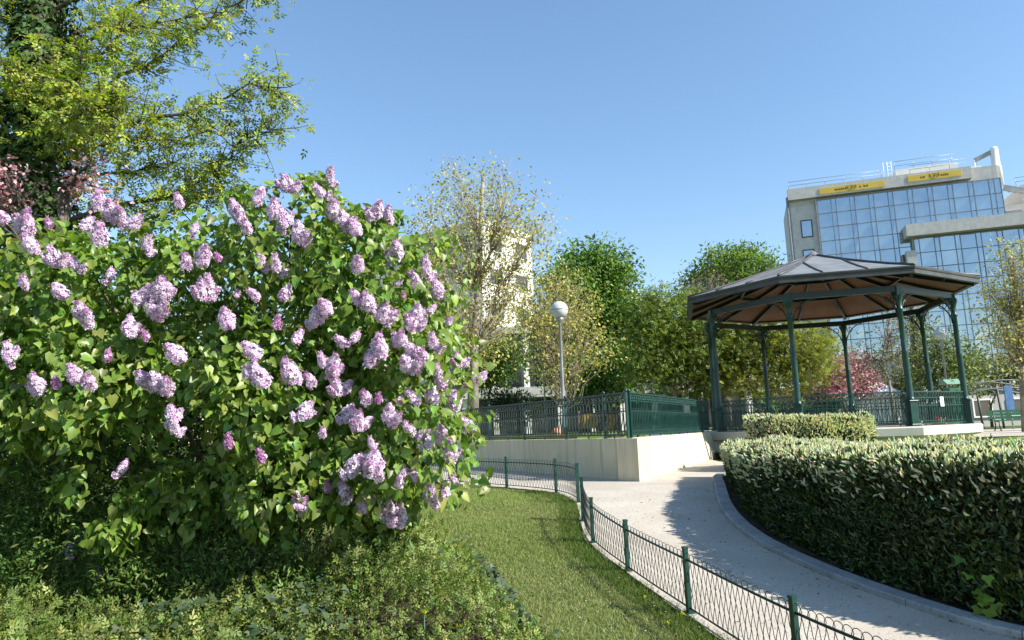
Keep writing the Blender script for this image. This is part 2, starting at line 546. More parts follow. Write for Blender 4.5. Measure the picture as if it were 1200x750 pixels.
# path: rows across, from the lawn edge to the kerb and up to the terrace wall
fl = fence_line[np.argsort(fence_line[:, 1])]
kl = kerb_line[np.argsort(kerb_line[:, 1])]
rows = np.concatenate([np.linspace(.5, 16, 125), np.linspace(16.3, 34, 40)])
pv, pf = [], []
NXP = 30
edge_off = .05
for r_, y in enumerate(rows):
    if y < fl[0, 1]:
        xl = fl[0, 0] + (fl[0, 1] - y) * .75
    else:
        xl = np.interp(y, fl[:, 1], fl[:, 0])
    if y > fl[-1, 1]: xl = fl[-1, 0] - (y - fl[-1, 1]) * .55
    xl -= edge_off * (1 + .22 * math.sin(y * 2.3) + .2 * math.sin(y * 7.7 + 1) + .12 * math.sin(y * 17.1))
    xr = np.interp(y, kl[:, 1], kl[:, 0]) if y < kl[-1, 1] else 5.2
    if y < kl[0, 1]: xr = kl[0, 0] + (kl[0, 1] - y) * 1.4
    xr = max(xr, xl + .2)
    for i in range(NXP + 1):
        x = xl + (xr - xl) * i / NXP
        pv.append((x, y, float(gz(x, y)) + .022))
for r_ in range(len(rows) - 1):
    for i in range(NXP):
        a = r_ * (NXP + 1) + i
        pf.append((a, a + 1, a + NXP + 2, a + NXP + 1))
me = bpy.data.meshes.new('path'); me.from_pydata(pv, [], pf); me.polygons.foreach_set('use_smooth', [True] * len(pf))
tag(link('path', me, M['gravel']), kind='structure')

# kerb: a flat grey stone edging along the planting bed, slightly proud
mb = MB()
kw, kh = .17, .07
kv, kf = [], []
t = nrm(np.gradient(kerb_line, axis=0) * np.array([1, 1, 0]))
side = np.stack([-t[:, 1], t[:, 0], 0 * t[:, 0]], 1)     # points from the path into the bed
side = side * np.sign(np.sum(side * np.array([1., .2, 0]), 1))[:, None]
ks = along(kerb_line)
for s0 in np.arange(0, ks[-1] - .9, .92):
    n0 = len(kv)
    dz = rng.uniform(-.004, .006); do = rng.uniform(-.006, .006)
    uu = np.linspace(s0, s0 + .912, 5)
    for u in uu:
        p = np.array([np.interp(u, ks, kerb_line[:, c]) for c in range(3)]); sdv = np.array([np.interp(u, ks, side[:, c]) for c in range(3)])
        p = p + sdv * do
        z = float(gz(p[0], p[1])) + dz
        q = p + sdv * kw
        kv += [(p[0], p[1], z - .1), (p[0], p[1], z + kh), (p[0] + sdv[0] * .012, p[1] + sdv[1] * .012, z + kh + .012), (q[0], q[1], z + kh + .012), (q[0], q[1], z - .1)]
    for i in range(4):
        for k in range(4):
            a = n0 + i * 5 + k
            kf.append((a, a + 1, a + 6, a + 5))
    kf += [(n0, n0 + 1, n0 + 2, n0 + 3, n0 + 4), (n0 + 24, n0 + 23, n0 + 22, n0 + 21, n0 + 20)]
me = bpy.data.meshes.new('path_kerb'); me.from_pydata(kv, [], kf)
tag(link('path_kerb', me, M['kerb']), kind='structure')

# right-hand lawn and the pale walk behind it
mb = MB()
lv = []
xs2, ys2 = np.linspace(5.6, 40, 60), np.linspace(9.5, 26.5, 40)
sheet('far_lawn', xs2, ys2, lambda X, Y: np.maximum(gz(X, Y), -.80) + .03 + .02 * field(np.stack([X, Y, 0 * X], -1), 1.1), M['far_lawn'])
sheet('far_walk', np.linspace(8, 60, 30), np.linspace(25.5, 34, 12), lambda X, Y: gz(X, Y) + .09, M['gravel'])

# ================================================================== HOOP FENCE
HF = .50
fence = empty('hoop_fence', FP[3], 'low dark green hoop topped wire fence along the lawn edge', 'fence')
mbp_list = []
hts = [.55, .55, .54, .54, .55, .57, .56, .51, .50, .53, .54, .54]
for i, p in enumerate(FP):
    mb = MB()
    w_ = .045 if i not in (5, 6) else .055
    h = hts[i] + .02
    tdir = FP[min(i + 1, len(FP) - 1)] - FP[max(i - 1, 0)]; tdir[2] = 0; tdir = nrm(tdir)
    ax = np.array([tdir, [-tdir[1], tdir[0], 0], [0, 0, 1.]])
    mb.box(p + [0, 0, h / 2 - .04], (w_, w_ * .8, h + .08), ax)
    mb.box(p + [0, 0, h + .008], (w_ * 1.15, w_ * .95, .016), ax)
    mb.box(p + [0, 0, .015], (w_ * 1.9, w_ * 1.9, .03), ax)
    mb.build('post', M['green_iron'], fence)


fl_s = along(fence_line)
post_s = [fl_s[i * 12] for i in range(len(FP))]


def fpt(s):
    x = np.interp(s, fl_s, fence_line[:, 0]); y = np.interp(s, fl_s, fence_line[:, 1])
    return np.array([x, y, float(gz(x, y))])


def fh(s):
    return np.interp(s, post_s, hts)


for i in range(len(FP) - 1):
    if i == 5: continue           # the gap between the two end posts
    s0, s1 = post_s[i], post_s[i + 1]
    mb = MB()
    sp = .074
    n = max(2, int((s1 - s0) / sp)); sp = (s1 - s0) / n
    rw = .0030

    def wp(s, fr):
        p = fpt(min(max(s, s0), s1)); p[2] += .05 + fr * (fh(s) - .05)
        return p
    for k in range(n):
        sc = s0 + (k + .5) * sp
        # hoop
        pts = []
        for a in np.linspace(0, math.pi, 7):
            pts.append(wp(sc - math.cos(a) * sp * .62, .90 + .085 * math.sin(a)))
        mb.tube(pts, rw, 4, cap=False)
        # its two legs run down slantwise and cross their neighbours
        for sg in (-1, 1):
            pts = []
            for j, fr in enumerate(np.linspace(.90, .03, 8)):
                zz = (.004 if j % 2 else -.004)
                pts.append(wp(sc + sg * sp * (.62 - 1.9 * (1 - fr / .90) * .9) + zz, fr))
            mb.tube(pts, rw, 4, cap=False)
    mb.build('wire_panel', M['wire'], fence)
    mb = MB()
    ss = np.linspace(s0, s1, 9)
    mb.tube([wp(s, .86) for s in ss], .010, 6)
    mb.tube([wp(s, .03) for s in ss], .008, 6)
    mb.build('rail', M['dark_iron'], fence)

# ================================================================== TERRACE, WALL, BANDSTAND GEOMETRY
ZB = -.205
BC = np.array([9.403, 21.504]); TH = -.227
ZS = 3.395


def octv(Rr, z=0.0):
    a = np.radians(157.5 + 45 * np.arange(8)) + TH
    return np.stack([BC[0] + Rr * np.cos(a), BC[1] + Rr * np.sin(a), np.full(8, z)], 1)


post = octv(3.49, ZB)          # 0..7: 0 left back, 1 left front, 2 front, 3 front right, 4 right ...
rim = octv(3.80)
A_ = at(740, 513, 13.7); A_ = A_[:2]
e1 = rim[1][:2]
wl_dir = nrm(np.array([-3.25, 6.0])); wr_dir = nrm(e1 - A_)
B_ = A_ + wl_dir * 22.0
ZT = -.19
out_l = np.array([-wl_dir[1], wl_dir[0]]); out_l = out_l if out_l[0] < 0 else -out_l
out_r = np.array([wr_dir[1], -wr_dir[0]]); out_r = out_r if out_r[1] < 0 else -out_r
tp = [tuple(A_), tuple(e1 + wr_dir * .3), (13.2, 23.5), (15.5, 30), (23, 62), (-16, 62), tuple(B_)]
mb = MB(); tp = [tuple(A_ - out_l * .15 - out_r * .15), tuple(e1 - out_r * .15 + wr_dir * .3)] + tp[2:6] + [tuple(B_ - out_l * .15)]
mb.prism(tp, ZB - 1.4, ZB)
tag(mb.build('terrace', M['terrace']), kind='structure')
#out
# lawn strip of the terrace behind the left railing
mb = MB()
nl = np.array([wl_dir[1], -wl_dir[0]]);  # points right-back of the left wing
q0 = A_ + wl_dir * 2.4 + nl * .35; q1 = A_ + wl_dir * 21 + nl * .35
tp2 = [tuple(q0), tuple(q0 + nl * 1.9), tuple(q0 + nl * 5 + wl_dir * 9), (9, 33), (17, 37), (21, 60), (-14, 60), tuple(q1)]
mb.prism(tp2, ZB - .1, ZB + .05)
tag(mb.build('terrace_lawn', M['far_lawn']), kind='structure')


def wall_run(name, a, b, batter, zt, zbot, th, mat, label, out):
    """a->b along the top outer edge; out = outward unit normal; batter = how far the foot stands out"""
    mb = MB()
    a = np.array([*a, 0.]); b = np.array([*b, 0.]); o = np.array([*out, 0.])
    n = 24
    vs, fs = [], []
    for i in range(n + 1):
        p = a + (b - a) * i / n
        for q, z in ((p + o * batter, zbot), (p, zt), (p - o * th, zt), (p - o * th, zbot)):
            vs.append((q[0], q[1], z))
    for i in range(n):
        for k in range(4):
            x = i * 4
            fs.append((x + k, x + (k + 1) % 4, x + 4 + (k + 1) % 4, x + 4 + k))
    fs += [(3, 2, 1, 0), (n * 4, n * 4 + 1, n * 4 + 2, n * 4 + 3)]
    mb.add(vs, fs)
    o_ = mb.build(name, mat)
    tag(o_, label, 'wall')
    return o_


# left wing ends in the raking plane of the right wing: overlap is kept by a 2 mm setback
wall_run('retaining_wall', A_ + wl_dir * .02 - wl_dir * .19, A_ + wl_dir * 22, .0, ZT - .004, -1.35, .28, M['wall'],
         'long shaded cream retaining wall behind the low fence, left of the corner', out_l)
wall_run('retaining_wall', A_ - wr_dir * 0.0, e1 + wr_dir * .05, .24, ZT, -1.35, .3, M['wall'],
         'short sunlit cream sloping retaining wall between the corner and the bandstand', out_r)


# stone jamb closing the sloping wall against the bandstand
mb = MB()
jp = e1 + wr_dir * .17
mb.box((jp[0] + out_r[0] * .06, jp[1] + out_r[1] * .06, (ZT - 1.4) / 2 + .012), (.22, .5, 1.4 + ZT + .03), np.array([[*wr_dir, 0], [*(-out_r), 0], [0, 0, 1]]))
tag(mb.build('pier', M['rim_stone'], None, bevel=.01), 'short pale stone pier closing the sunlit wall against the bandstand platform', 'pier')


# ---------------- railings
def railing(parent, a, b, z0, posts=(), H=.87, sp=.115, low=.06, mat=None, post_mat=None):
    """cast railing: ring frieze on top, wavy balusters, dense lower screen"""
    mat = mat or M['green_iron']
    a = np.array([a[0], a[1], z0]); b = np.array([b[0], b[1], z0])
    L = np.linalg.norm(b - a); d = (b - a) / L
    nrm_ = np.array([-d[1], d[0], 0])
    mb = MB()
    for z, hh, ww in ((H, .03, .055), (H - .15, .022, .03), (.52, .022, .03), (low, .03, .035), (low + .07, .014, .02)):
        mb.bar(a + [0, 0, z], b + [0, 0, z], ww, hh)
    mb.build('rail', mat, parent)
    n = max(2, int(L / sp)); sp = L / n
    mb = MB()
    for k in range(n + 1):
        p = a + d * (k * sp)
        mb.bar(p + [0, 0, low], p + [0, 0, H - .15], .018, .018, up=nrm_)
        if k < n:
            q = p + d * sp * .5
            pts = [q + [0, 0, z] + d * sp * .28 * math.sin((z - low) / (.52 - low) * 2 * math.pi) for z in np.linspace(low, .52, 9)]
            mb.tube(pts, .0085, 4, cap=False)
            # pointed arch between the bars under the frieze
            pts = [q + d * sp * .45 * math.cos(u) + [0, 0, .52 + .055 * math.sin(u)] for u in np.linspace(0, math.pi, 6)]
            mb.tube(pts, .005, 4, cap=False)
    mb.build('balusters', mat, parent)
    mb = MB()
    m = max(2, int(L / .13)); s2 = L / m
    for k in range(m):
        c = a + d * ((k + .5) * s2) + [0, 0, H - .075]
        pts = [c + d * .045 * math.cos(u) + np.array([0, 0, .052 * math.sin(u)]) for u in np.linspace(0, 2 * math.pi, 9)[:-1]]
        mb.tube(pts, .010, 4, closed=True)
        if k: 
            e = a + d * (k * s2)
            mb.bar(e + [0, 0, H - .15], e + [0, 0, H], .012, .012, up=nrm_)
    mb.build('ring_frieze', mat, parent)
    for s in posts:
        p = a + d * s
        mb = MB()
        mb.box(p + [0, 0, H / 2], (.05, .05, H + .03), np.array([d, nrm_, [0, 0, 1]]))
        mb.lathe(p + [0, 0, H + .01], [(.012, 0), (.034, .015), (.036, .04), (.018, .062), (.004, .07)], 10)
        mb.build('post', post_mat or mat, parent)
    k = .9
    for s in np.arange(.45, L, k):
        p = a + d * s
        mb = MB()
        mb.bar(p + [0, 0, -.02], p + [0, 0, low - .012], .02, .02, up=nrm_)
        mb.build('foot', mat, parent)


ca = A_ - out_l * .12 - out_r * .12
lr = empty('terrace_railing', (*(ca + wl_dir * 3), ZT), 'dark green iron railing on the shaded left wall, seen end on', 'railing')
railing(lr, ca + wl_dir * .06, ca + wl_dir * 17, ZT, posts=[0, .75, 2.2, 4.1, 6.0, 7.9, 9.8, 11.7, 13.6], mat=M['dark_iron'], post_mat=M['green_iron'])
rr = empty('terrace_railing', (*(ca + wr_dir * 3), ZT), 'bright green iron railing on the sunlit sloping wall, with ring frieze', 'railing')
Lr = np.linalg.norm(post[1][:2] - ca)
railing(rr, ca + wr_dir * .06, ca + wr_dir * (Lr - .22), ZT, posts=[0, Lr - 1.2])

# ================================================================== BANDSTAND
bs = empty('bandstand', (BC[0], BC[1], ZB), 'octagonal green iron bandstand with grey zinc roof on a pale stone platform', 'bandstand')
# platform: floor with a moulded rim over a recessed drum
o8 = octv(3.80); o8b = octv(3.70); o8c = octv(3.62)
mb = MB()
vs = []
prof = [(3.55, -1.6), (3.55, ZB - .29), (3.66, ZB - .27), (3.80, ZB - .22), (3.82, ZB - .03), (3.79, ZB)]
for (rr_, z) in prof: vs += [tuple(p) for p in octv(rr_, z)]
fs = []
for i in range(len(prof) - 1):
    for k in range(8):
        fs.append((i * 8 + k, i * 8 + (k + 1) % 8, (i + 1) * 8 + (k + 1) % 8, (i + 1) * 8 + k))
fs.append(tuple(range((len(prof) - 1) * 8, len(prof) * 8)))
mb.add(vs, fs)
mb.build('platform', M['rim_stone'], bs)
mb = MB(); fl8 = octv(3.70); mb.prism([(p[0], p[1]) for p in fl8], ZB - .02, ZB + .012); mb.build('floor', M['floor'], bs)
cen = np.array([BC[0], BC[1], 0])
for k in range(8):
    p = post[k]
    rad = nrm((p - [BC[0], BC[1], ZB])); tan = np.array([-rad[1], rad[0], 0])
    ax = np.array([rad, tan, [0, 0, 1.]])
    mb = MB()
    mb.box(p + [0, 0, .31], (.21, .21, .62), ax)
    mb.box(p + [0, 0, .03], (.26, .26, .06), ax)
    mb.box(p + [0, 0, .63], (.25, .25, .04), ax)
    pl = mb.build('plinth', M['green_iron'] if k in (2, 3, 4) else M['green_iron'], bs, bevel=.008)
    mb = MB()
    mb.lathe(p + [0, 0, .65], [(.10, 0), (.105, .03), (.085, .06), (.078, .12), (.072, 1.2), (.075, 1.22), (.075, 1.26), (.068, 1.28), (.062, 2.28), (.085, 2.31), (.085, 2.35), (.066, 2.38), (.07, 2.55), (.11, 2.68), (.125, 2.72)], 16)
    mb.box(p + [0, 0, 3.39], (.22, .22, .10), ax)
    mb.box(p + [0, 0, 3.50], (.16, .16, .16), ax)
    mb.build('post', M['green_iron'], bs)
    # curved braces: two along the ring beam, one inward
    mb = MB()
    nxt, prv = post[(k + 1) % 8], post[k - 1]
    for d in (nrm(nxt - p), nrm(prv - p), -rad):
        z0, z1, rr_ = 2.75, 3.42, .62
        pts = [p + d * (.06 + rr_ * (1 - math.cos(u))) + np.array([0, 0, z0 + (z1 - z0) * math.sin(u)]) for u in np.linspace(0, math.pi / 2, 8)]
        mb.tube(pts, .017, 5)
        c = p + d * .24 + np.array([0, 0, 3.27])
        mb.tube([c + d * .085 * math.cos(u) + np.array([0, 0, .085 * math.sin(u)]) for u in np.linspace(0, 2 * math.pi, 11)[:-1]], .012, 4, closed=True)
    mb.build('brace', M['dark_iron'], bs)
# ring beam
mb = MB()
for k in range(8):
    a, b = post[k] + [0, 0, 3.52], post[(k + 1) % 8] + [0, 0, 3.52]
    mb.bar(a, b, .12, .16)
mb.build('ring_beam', M['dark_iron'], bs)
# roof
ZE0, ZE1, ZA = 3.50, 3.70, 5.10
ZE0, ZE1 = 3.575, 3.757
RE = 4.18
E = octv(RE)
apex = np.array([BC[0], BC[1], ZA])


def rz(r):      # roof height above the eye at radius r: a shallow flare at the eave
    u = 1 - r / RE
    return ZE1 + (ZA - ZE1) * (u * .86 + .14 * u * u)


rings = [RE + .03, RE * .8, RE * .6, RE * .4, RE * .2, .12]
mb = MB()
vs = []
for r_ in rings: vs += [tuple(p) for p in octv(r_, rz(min(r_, RE)) + .012)]
fs = []
for i in range(len(rings) - 1):
    for k in range(8):
        fs.append((i * 8 + k, i * 8 + (k + 1) % 8, (i + 1) * 8 + (k + 1) % 8, (i + 1) * 8 + k))
fs.append(tuple(range((len(rings) - 1) * 8, len(rings) * 8)))
mb.add(vs, fs)
roof = mb.build('roof', M['zinc'], bs)
# standing seams and hips
mb = MB(); hp = MB()
for k in range(8):
    a, b = E[k], E[(k + 1) % 8]
    prev = None
    hips = [octv(r_, rz(min(r_, RE)) + .035)[k] for r_ in rings]
    hp.tube(hips, .035, 6)
    for j in (1, 2):
        f = j / 3
        e = a * (1 - f) + b * f
        edge_r = np.linalg.norm(e[:2] - BC)
        pts = []
        # seams run square to the eave until they meet the hip
        mid = (a + b) / 2; inn = nrm((np.array([BC[0], BC[1], 0]) - mid) * [1, 1, 0])
        half = np.linalg.norm(b - a) / 2; off = abs(f - .5) * 2 * half
        apo = np.linalg.norm(mid[:2] - BC)
        reach = apo * (1 - off / half)
        for s in np.linspace(0, reach, 7):
            q = e + inn * s
            eff = RE * (1 - s / apo)
            pts.append(np.array([q[0], q[1], rz(eff) + .028]))
        mb.tube(pts, .028, 4)
mb.build('roof_seams', M['zinc_dark'], bs)
hp.build('roof_hips', M['zinc_dark'], bs)
mb = MB(); mb.lathe(apex + [0, 0, -.07], [(.26, -.02), (.24, .05), (.12, .11), (.07, .17), (.03, .19)], 12); mb.build('roof_cap', M['zinc'], bs)
# fascia: a box gutter round the eave
mb = MB()
vs = []
prof = [(RE - .14, ZE0 + .02), (RE - .02, ZE0), (RE, ZE0 + .012), (RE + .004, ZE0 + .11), (RE + .022, ZE0 + .125), (RE + .034, ZE1 - .02), (RE + .036, ZE1 + .012), (RE - .05, ZE1 + .016)]
for (r_, z) in prof: vs += [tuple(p) for p in octv(r_, z)]
fs = []
for i in range(len(prof) - 1):
    for k in range(8):
        fs.append((i * 8 + k, i * 8 + (k + 1) % 8, (i + 1) * 8 + (k + 1) % 8, (i + 1) * 8 + k))
mb.add(vs, fs)
mb.build('fascia', M['zinc_dark'], bs)
# plank ceiling under the roof, rafters and purlins
mb = MB()
vs = []
rc = [RE - .10, RE * .6, RE * .3, .05]
zc = [rz(RE - .1) - .16, rz(RE * .6) - .14, rz(RE * .3) - .14, rz(.05) - .14]
for r_, z in zip(rc, zc): vs += [tuple(p) for p in octv(r_, z)]
fs = []
for i in range(len(rc) - 1):
    for k in range(8):
        fs.append((i * 8 + k, (i + 1) * 8 + k, (i + 1) * 8 + (k + 1) % 8, i * 8 + (k + 1) % 8))
mb.add(vs, fs)
mb.build('plank_ceiling', M['roof_planks'], bs)
for k in range(8):
    mb = MB()
    for f, wd in ((0, .09),):
        a = octv(RE - .12, rz(RE - .12) - .22)[k]; c = np.array([BC[0], BC[1], rz(0) - .24])
        mb.bar(a, a + (c - a) * .97, wd, .13)
    a0, b0 = octv(RE - .12, 0)[k], octv(RE - .12, 0)[(k + 1) % 8]
    e = (a0 + b0) / 2; er = np.linalg.norm(e[:2] - BC)
    a = np.array([e[0], e[1], rz(RE - .12) - .21]); c = np.array([BC[0], BC[1], rz(0) - .24])
    mb.bar(a, a + (c - a) * .95, .06, .09)
    mb.build('rafter', M['dark_iron'], bs)
for r_ in (RE * .56, RE * .28):
    mb = MB()
    pp = octv(r_, rz(r_) - .25)
    for k in range(8): mb.bar(pp[k], pp[(k + 1) % 8], .07, .09)
    mb.build('purlin', M['dark_iron'], bs)
mb = MB()
mb.lathe(apex + [0, 0, -.75], [(.05, 0), (.09, .04), (.09, .4), (.12, .45)], 10)
mb.build('pendant', M['dark_iron'], bs)
# railing panels on every side but the one that opens to the terrace
for k in range(1, 8):
    a, b = post[k][:2], post[(k + 1) % 8][:2]
    d = nrm(b - a)
    sub = bpy.data.objects.new('railing_panel', None); COL.objects.link(sub); sub.parent = bs
    sub.location = (float((a[0] + b[0]) / 2 - BC[0]), float((a[1] + b[1]) / 2 - BC[1]), 0)
    railing(sub, a + d * .12, b - d * .12, ZB, H=.87, mat=M['green_iron'] if k in (3,) else M['green_iron'])
# notice on the right front railing
a, b = post[3][:2], post[4][:2]; d = nrm(b - a); n_ = np.array([d[1], -d[0]])
n_ = n_ if np.dot(n_, a - BC) > 0 else -n_
c = a + d * (np.linalg.norm(b - a) * .52) + n_ * .04
mb = MB(); mb.box((c[0], c[1], ZB + .61), (.17, .012, .25), np.array([[*d, 0], [*n_, 0], [0, 0, 1]]))
no = mb.build('notice', M['white_paint']); tag(no, 'small white notice hung on the front right railing of the bandstand', 'sign')
# things left on the bandstand floor
for f, mname, lab, nm, sz in ((.36, 'white_paint', 'small white bag on the bandstand floor behind the front right railing', 'bag', .15), (.76, 'red', 'small red bag on the bandstand floor beside the right post', 'bag', .17)):
    c = a + (b - a) * f - n_ * .45
    mb = MB()
    mb.lathe((c[0], c[1], ZB + .001), [(sz * .8, 0), (sz, sz * .2), (sz * .85, sz * .8), (sz * .4, sz * 1.15), (sz * .15, sz * 1.2)], 10)
    mb.tube([np.array([c[0] + sz * .3 * math.cos(u), c[1], ZB + sz * 1.15 + sz * .35 * math.sin(u)]) for u in np.linspace(0, math.pi, 7)], .008, 4)
    tag(mb.build(nm, M[mname]), lab, 'bag')


# ================================================================== LAMPS
def lamp(px, top_py, base, gdia, label, tilt=0):
    """globe lamp on a slim grey pole"""
    X, Y, Z = base
    r = ray(px, top_py)
    zt = r[2] * Y
    o = empty('street_lamp', base, label, 'street lamp', 'globe lamps in the park')
    hgt = zt - Z
    mb = MB()
    mb.lathe(base, [(.10, 0), (.10, .03), (.055, .06), (.055, .42), (.042, .48), (.036, hgt - gdia - .12), (.05, hgt - gdia - .1), (.085, hgt - gdia - .04), (.11, hgt - gdia + .02)], 14)
    mb.build('pole', M['metal_grey'], o)
    g = gdia / 2
    mb = MB()
    mb.lathe((X, Y, zt - g), [(g * math.sin(u), -g * math.cos(u)) for u in np.linspace(.35, math.pi - .02, 18)], 28)
    gl = mb.build('globe', M['globe'], o)
    mb = MB()
    mb.lathe((X, Y, zt - g), [(g * 1.01, -.012), (g * 1.03, -.006), (g * 1.03, .006), (g * 1.01, .012)], 28)
    mb.build('band', M['metal_grey'], gl)
    return o


lb = at(662, 512, 17.2); lb[2] = ZB
lamp(656, 353, lb, .44, 'tall grey globe lamp standing behind the left terrace railing')
lb = at(639, 480, 33); lb[2] = ZB + .04
lamp(635.5, 434, lb, .40, 'far small globe lamp half hidden by the pale tree leaves')
lb = at(1112, 470, 28.5); lb[2] = -.7
lamp(1103.5, 384.5, lb, .50, 'bright white globe lamp seen between two right hand bandstand posts')

# ================================================================== FOREGROUND PLANTS
def shell_points(clumps, n, lo=.72, hi=1.04, keep=.62, nf=2.2, thr=-.75, rough=.16):
    """points in the outer layer of a union of ellipsoids; returns points and outward directions"""
    P, D = [], []
    vol = np.array([c[1][0] * c[1][1] + c[1][1] * c[1][2] + c[1][0] * c[1][2] for c in clumps])
    cnt = (vol / vol.sum() * n * 1.9).astype(int)
    C = np.array([c[0] for c in clumps]); RR = np.array([c[1] for c in clumps])
    for i, (c, r) in enumerate(clumps):
        d = rdir(cnt[i])
        k = lo + (hi - lo) * rng.rand(cnt[i], 1) ** .6
        p = np.array(c) + d * np.array(r) * k
        p = p + d * (rough * field(p, nf)[:, None])
        q = (p[:, None, :] - C[None]) / RR[None]
        inside = (np.linalg.norm(q, axis=2) < keep)
        inside[:, i] = False
        ok = ~inside.any(1) & (field(p + 3.1, nf * 1.7) > thr)
        P.append(p[ok]); D.append(nrm(d[ok] / np.array(r)))
    P = np.concatenate(P); D = np.concatenate(D)
    if len(P) > n:
        ix = rng.permutation(len(P))[:n]; P, D = P[ix], D[ix]
    return P, D


def pclump(px, py, Y, rpx, rpy, ry=None):
    m = Y / F * 1.02
    return (at(px, py, Y), (rpx * m, (ry if ry else rpx * m), rpy * m))


# ---------------- lilac
lil_c = [pclump(345, 305, 6.0, 105, 92, .85), pclump(235, 335, 5.9, 130, 105, .95), pclump(85, 350, 5.9, 130, 112, 1.0),
         pclump(420, 372, 5.9, 100, 118, .85), pclump(465, 445, 5.8, 84, 95, .75), pclump(455, 532, 5.7, 84, 72, .7),
         pclump(300, 460, 5.6, 130, 110, .85), pclump(140, 455, 5.6, 130, 100, .85), pclump(-60, 420, 5.8, 130, 150, 1.0),
         pclump(345, 560, 5.6, 100, 55, .55), pclump(155, 590, 5.3, 30, 40, .2), pclump(135, 625, 5.3, 26, 24, .2), pclump(195, 560, 5.35, 36, 36, .25), pclump(110, 560, 5.4, 40, 30, .3), pclump(470, 590, 5.9, 60, 45, .5), pclump(230, 570, 5.7, 70, 60, .5), pclump(60, 470, 5.5, 90, 75, .6),
         pclump(370, 225, 5.9, 30, 24, .25), pclump(440, 255, 5.9, 36, 18, .25), pclump(500, 320, 5.8, 30, 40, .3), pclump(280, 232, 5.9, 40, 22, .25)]
lbase = at(270, 640, 6.0); lbase[2] = gz(0, 6.0)
lil = empty('lilac_bush', lbase, 'large lilac bush covered in pale purple flower clusters and heart shaped green leaves', 'bush')
P, D = shell_points(lil_c, 25000, lo=.36, hi=1.0, keep=.48, nf=2.6, thr=-.5, rough=.16)
m_low = P[:, 2] > -1.45
P, D = P[m_low], D[m_low]
n = len(P)
down = np.tile([0, 0, -1.], (n, 1))
T = nrm(down * (.45 + .6 * rng.rand(n, 1)) + D * .5 + rng.randn(n, 3) * .55)
N = nrm(D * .75 + np.array([.1, 0, .6]) + rng.randn(n, 3) * .5)
sz = .066 * np.clip(1 + rng.randn(n) * .3, .35, 1.55)
leaves('foliage', P, T, N, sz, sz * .86, tints(n, (.155, .25, .040), .28, (.235, .30, .075), .28), T_HEART, M['lilac_leaf'], lil)

# petioles and twigs reach from the stems to the crown
stems = []
for k in range(9):
    a = lbase + np.array([rng.uniform(-.35, .35), rng.uniform(-.25, .25), 0])
    c = lil_c[[0, 1, 2, 3, 4, 6, 7, 8, 9][k]]
    e = c[0] + np.array([0, .1, c[1][2] * .5])
    mid = a * .45 + e * .55 + np.array([rng.uniform(-.25, .25), rng.uniform(-.2, .2), -.12])
    pts = [a + (mid - a) * t for t in (0, .25, .5, .75)] + [mid + (e - mid) * t for t in np.linspace(0, 1, 6)]
    pts = [p + rng.randn(3) * .025 * (i > 0) for i, p in enumerate(pts)]
    mb = MB()
    mb.tube(pts, np.linspace(.032, .008, len(pts)), 7)
    for j in range(9):
        i0 = rng.randint(3, len(pts) - 1)
        q = pts[i0]; dd = nrm(rng.randn(3) + np.array([0, 0, .8])) * rng.uniform(.35, .8)
        mb.tube([q, q + dd * .5 + rng.randn(3) * .07, q + dd * .85 + rng.randn(3) * .04], [.009, .006, .003], 5)
    mb.build('stem', M['stem'], lil)

# flower panicles: five different ones, each of crowded four-petalled florets
def floret(p, nrm_, s, out_v, out_f, out_c, col, n0):
    a = np.cross(nrm_, [0.3, .2, .9]); a /= np.linalg.norm(a); b = np.cross(nrm_, a)
    ph = rng.rand() * 1.5
    for q in range(4):
        t = ph + q * math.pi / 2
        d = a * math.cos(t) + b * math.sin(t); e = -a * math.sin(t) + b * math.cos(t)
        out_v += [p, p + d * s * .6 + e * s * .42 + nrm_ * s * .12, p + d * s * 1.05 - nrm_ * s * .1, p + d * s * .6 - e * s * .42 + nrm_ * s * .12]
        out_f.append((n0, n0 + 1, n0 + 2, n0 + 3)); n0 += 4
        cc = col * rng.uniform(.85, 1.12)
        out_c += [np.array([cc[0] * .8, cc[1] * .62, cc[2] * .8])] + [cc] * 3
    return n0


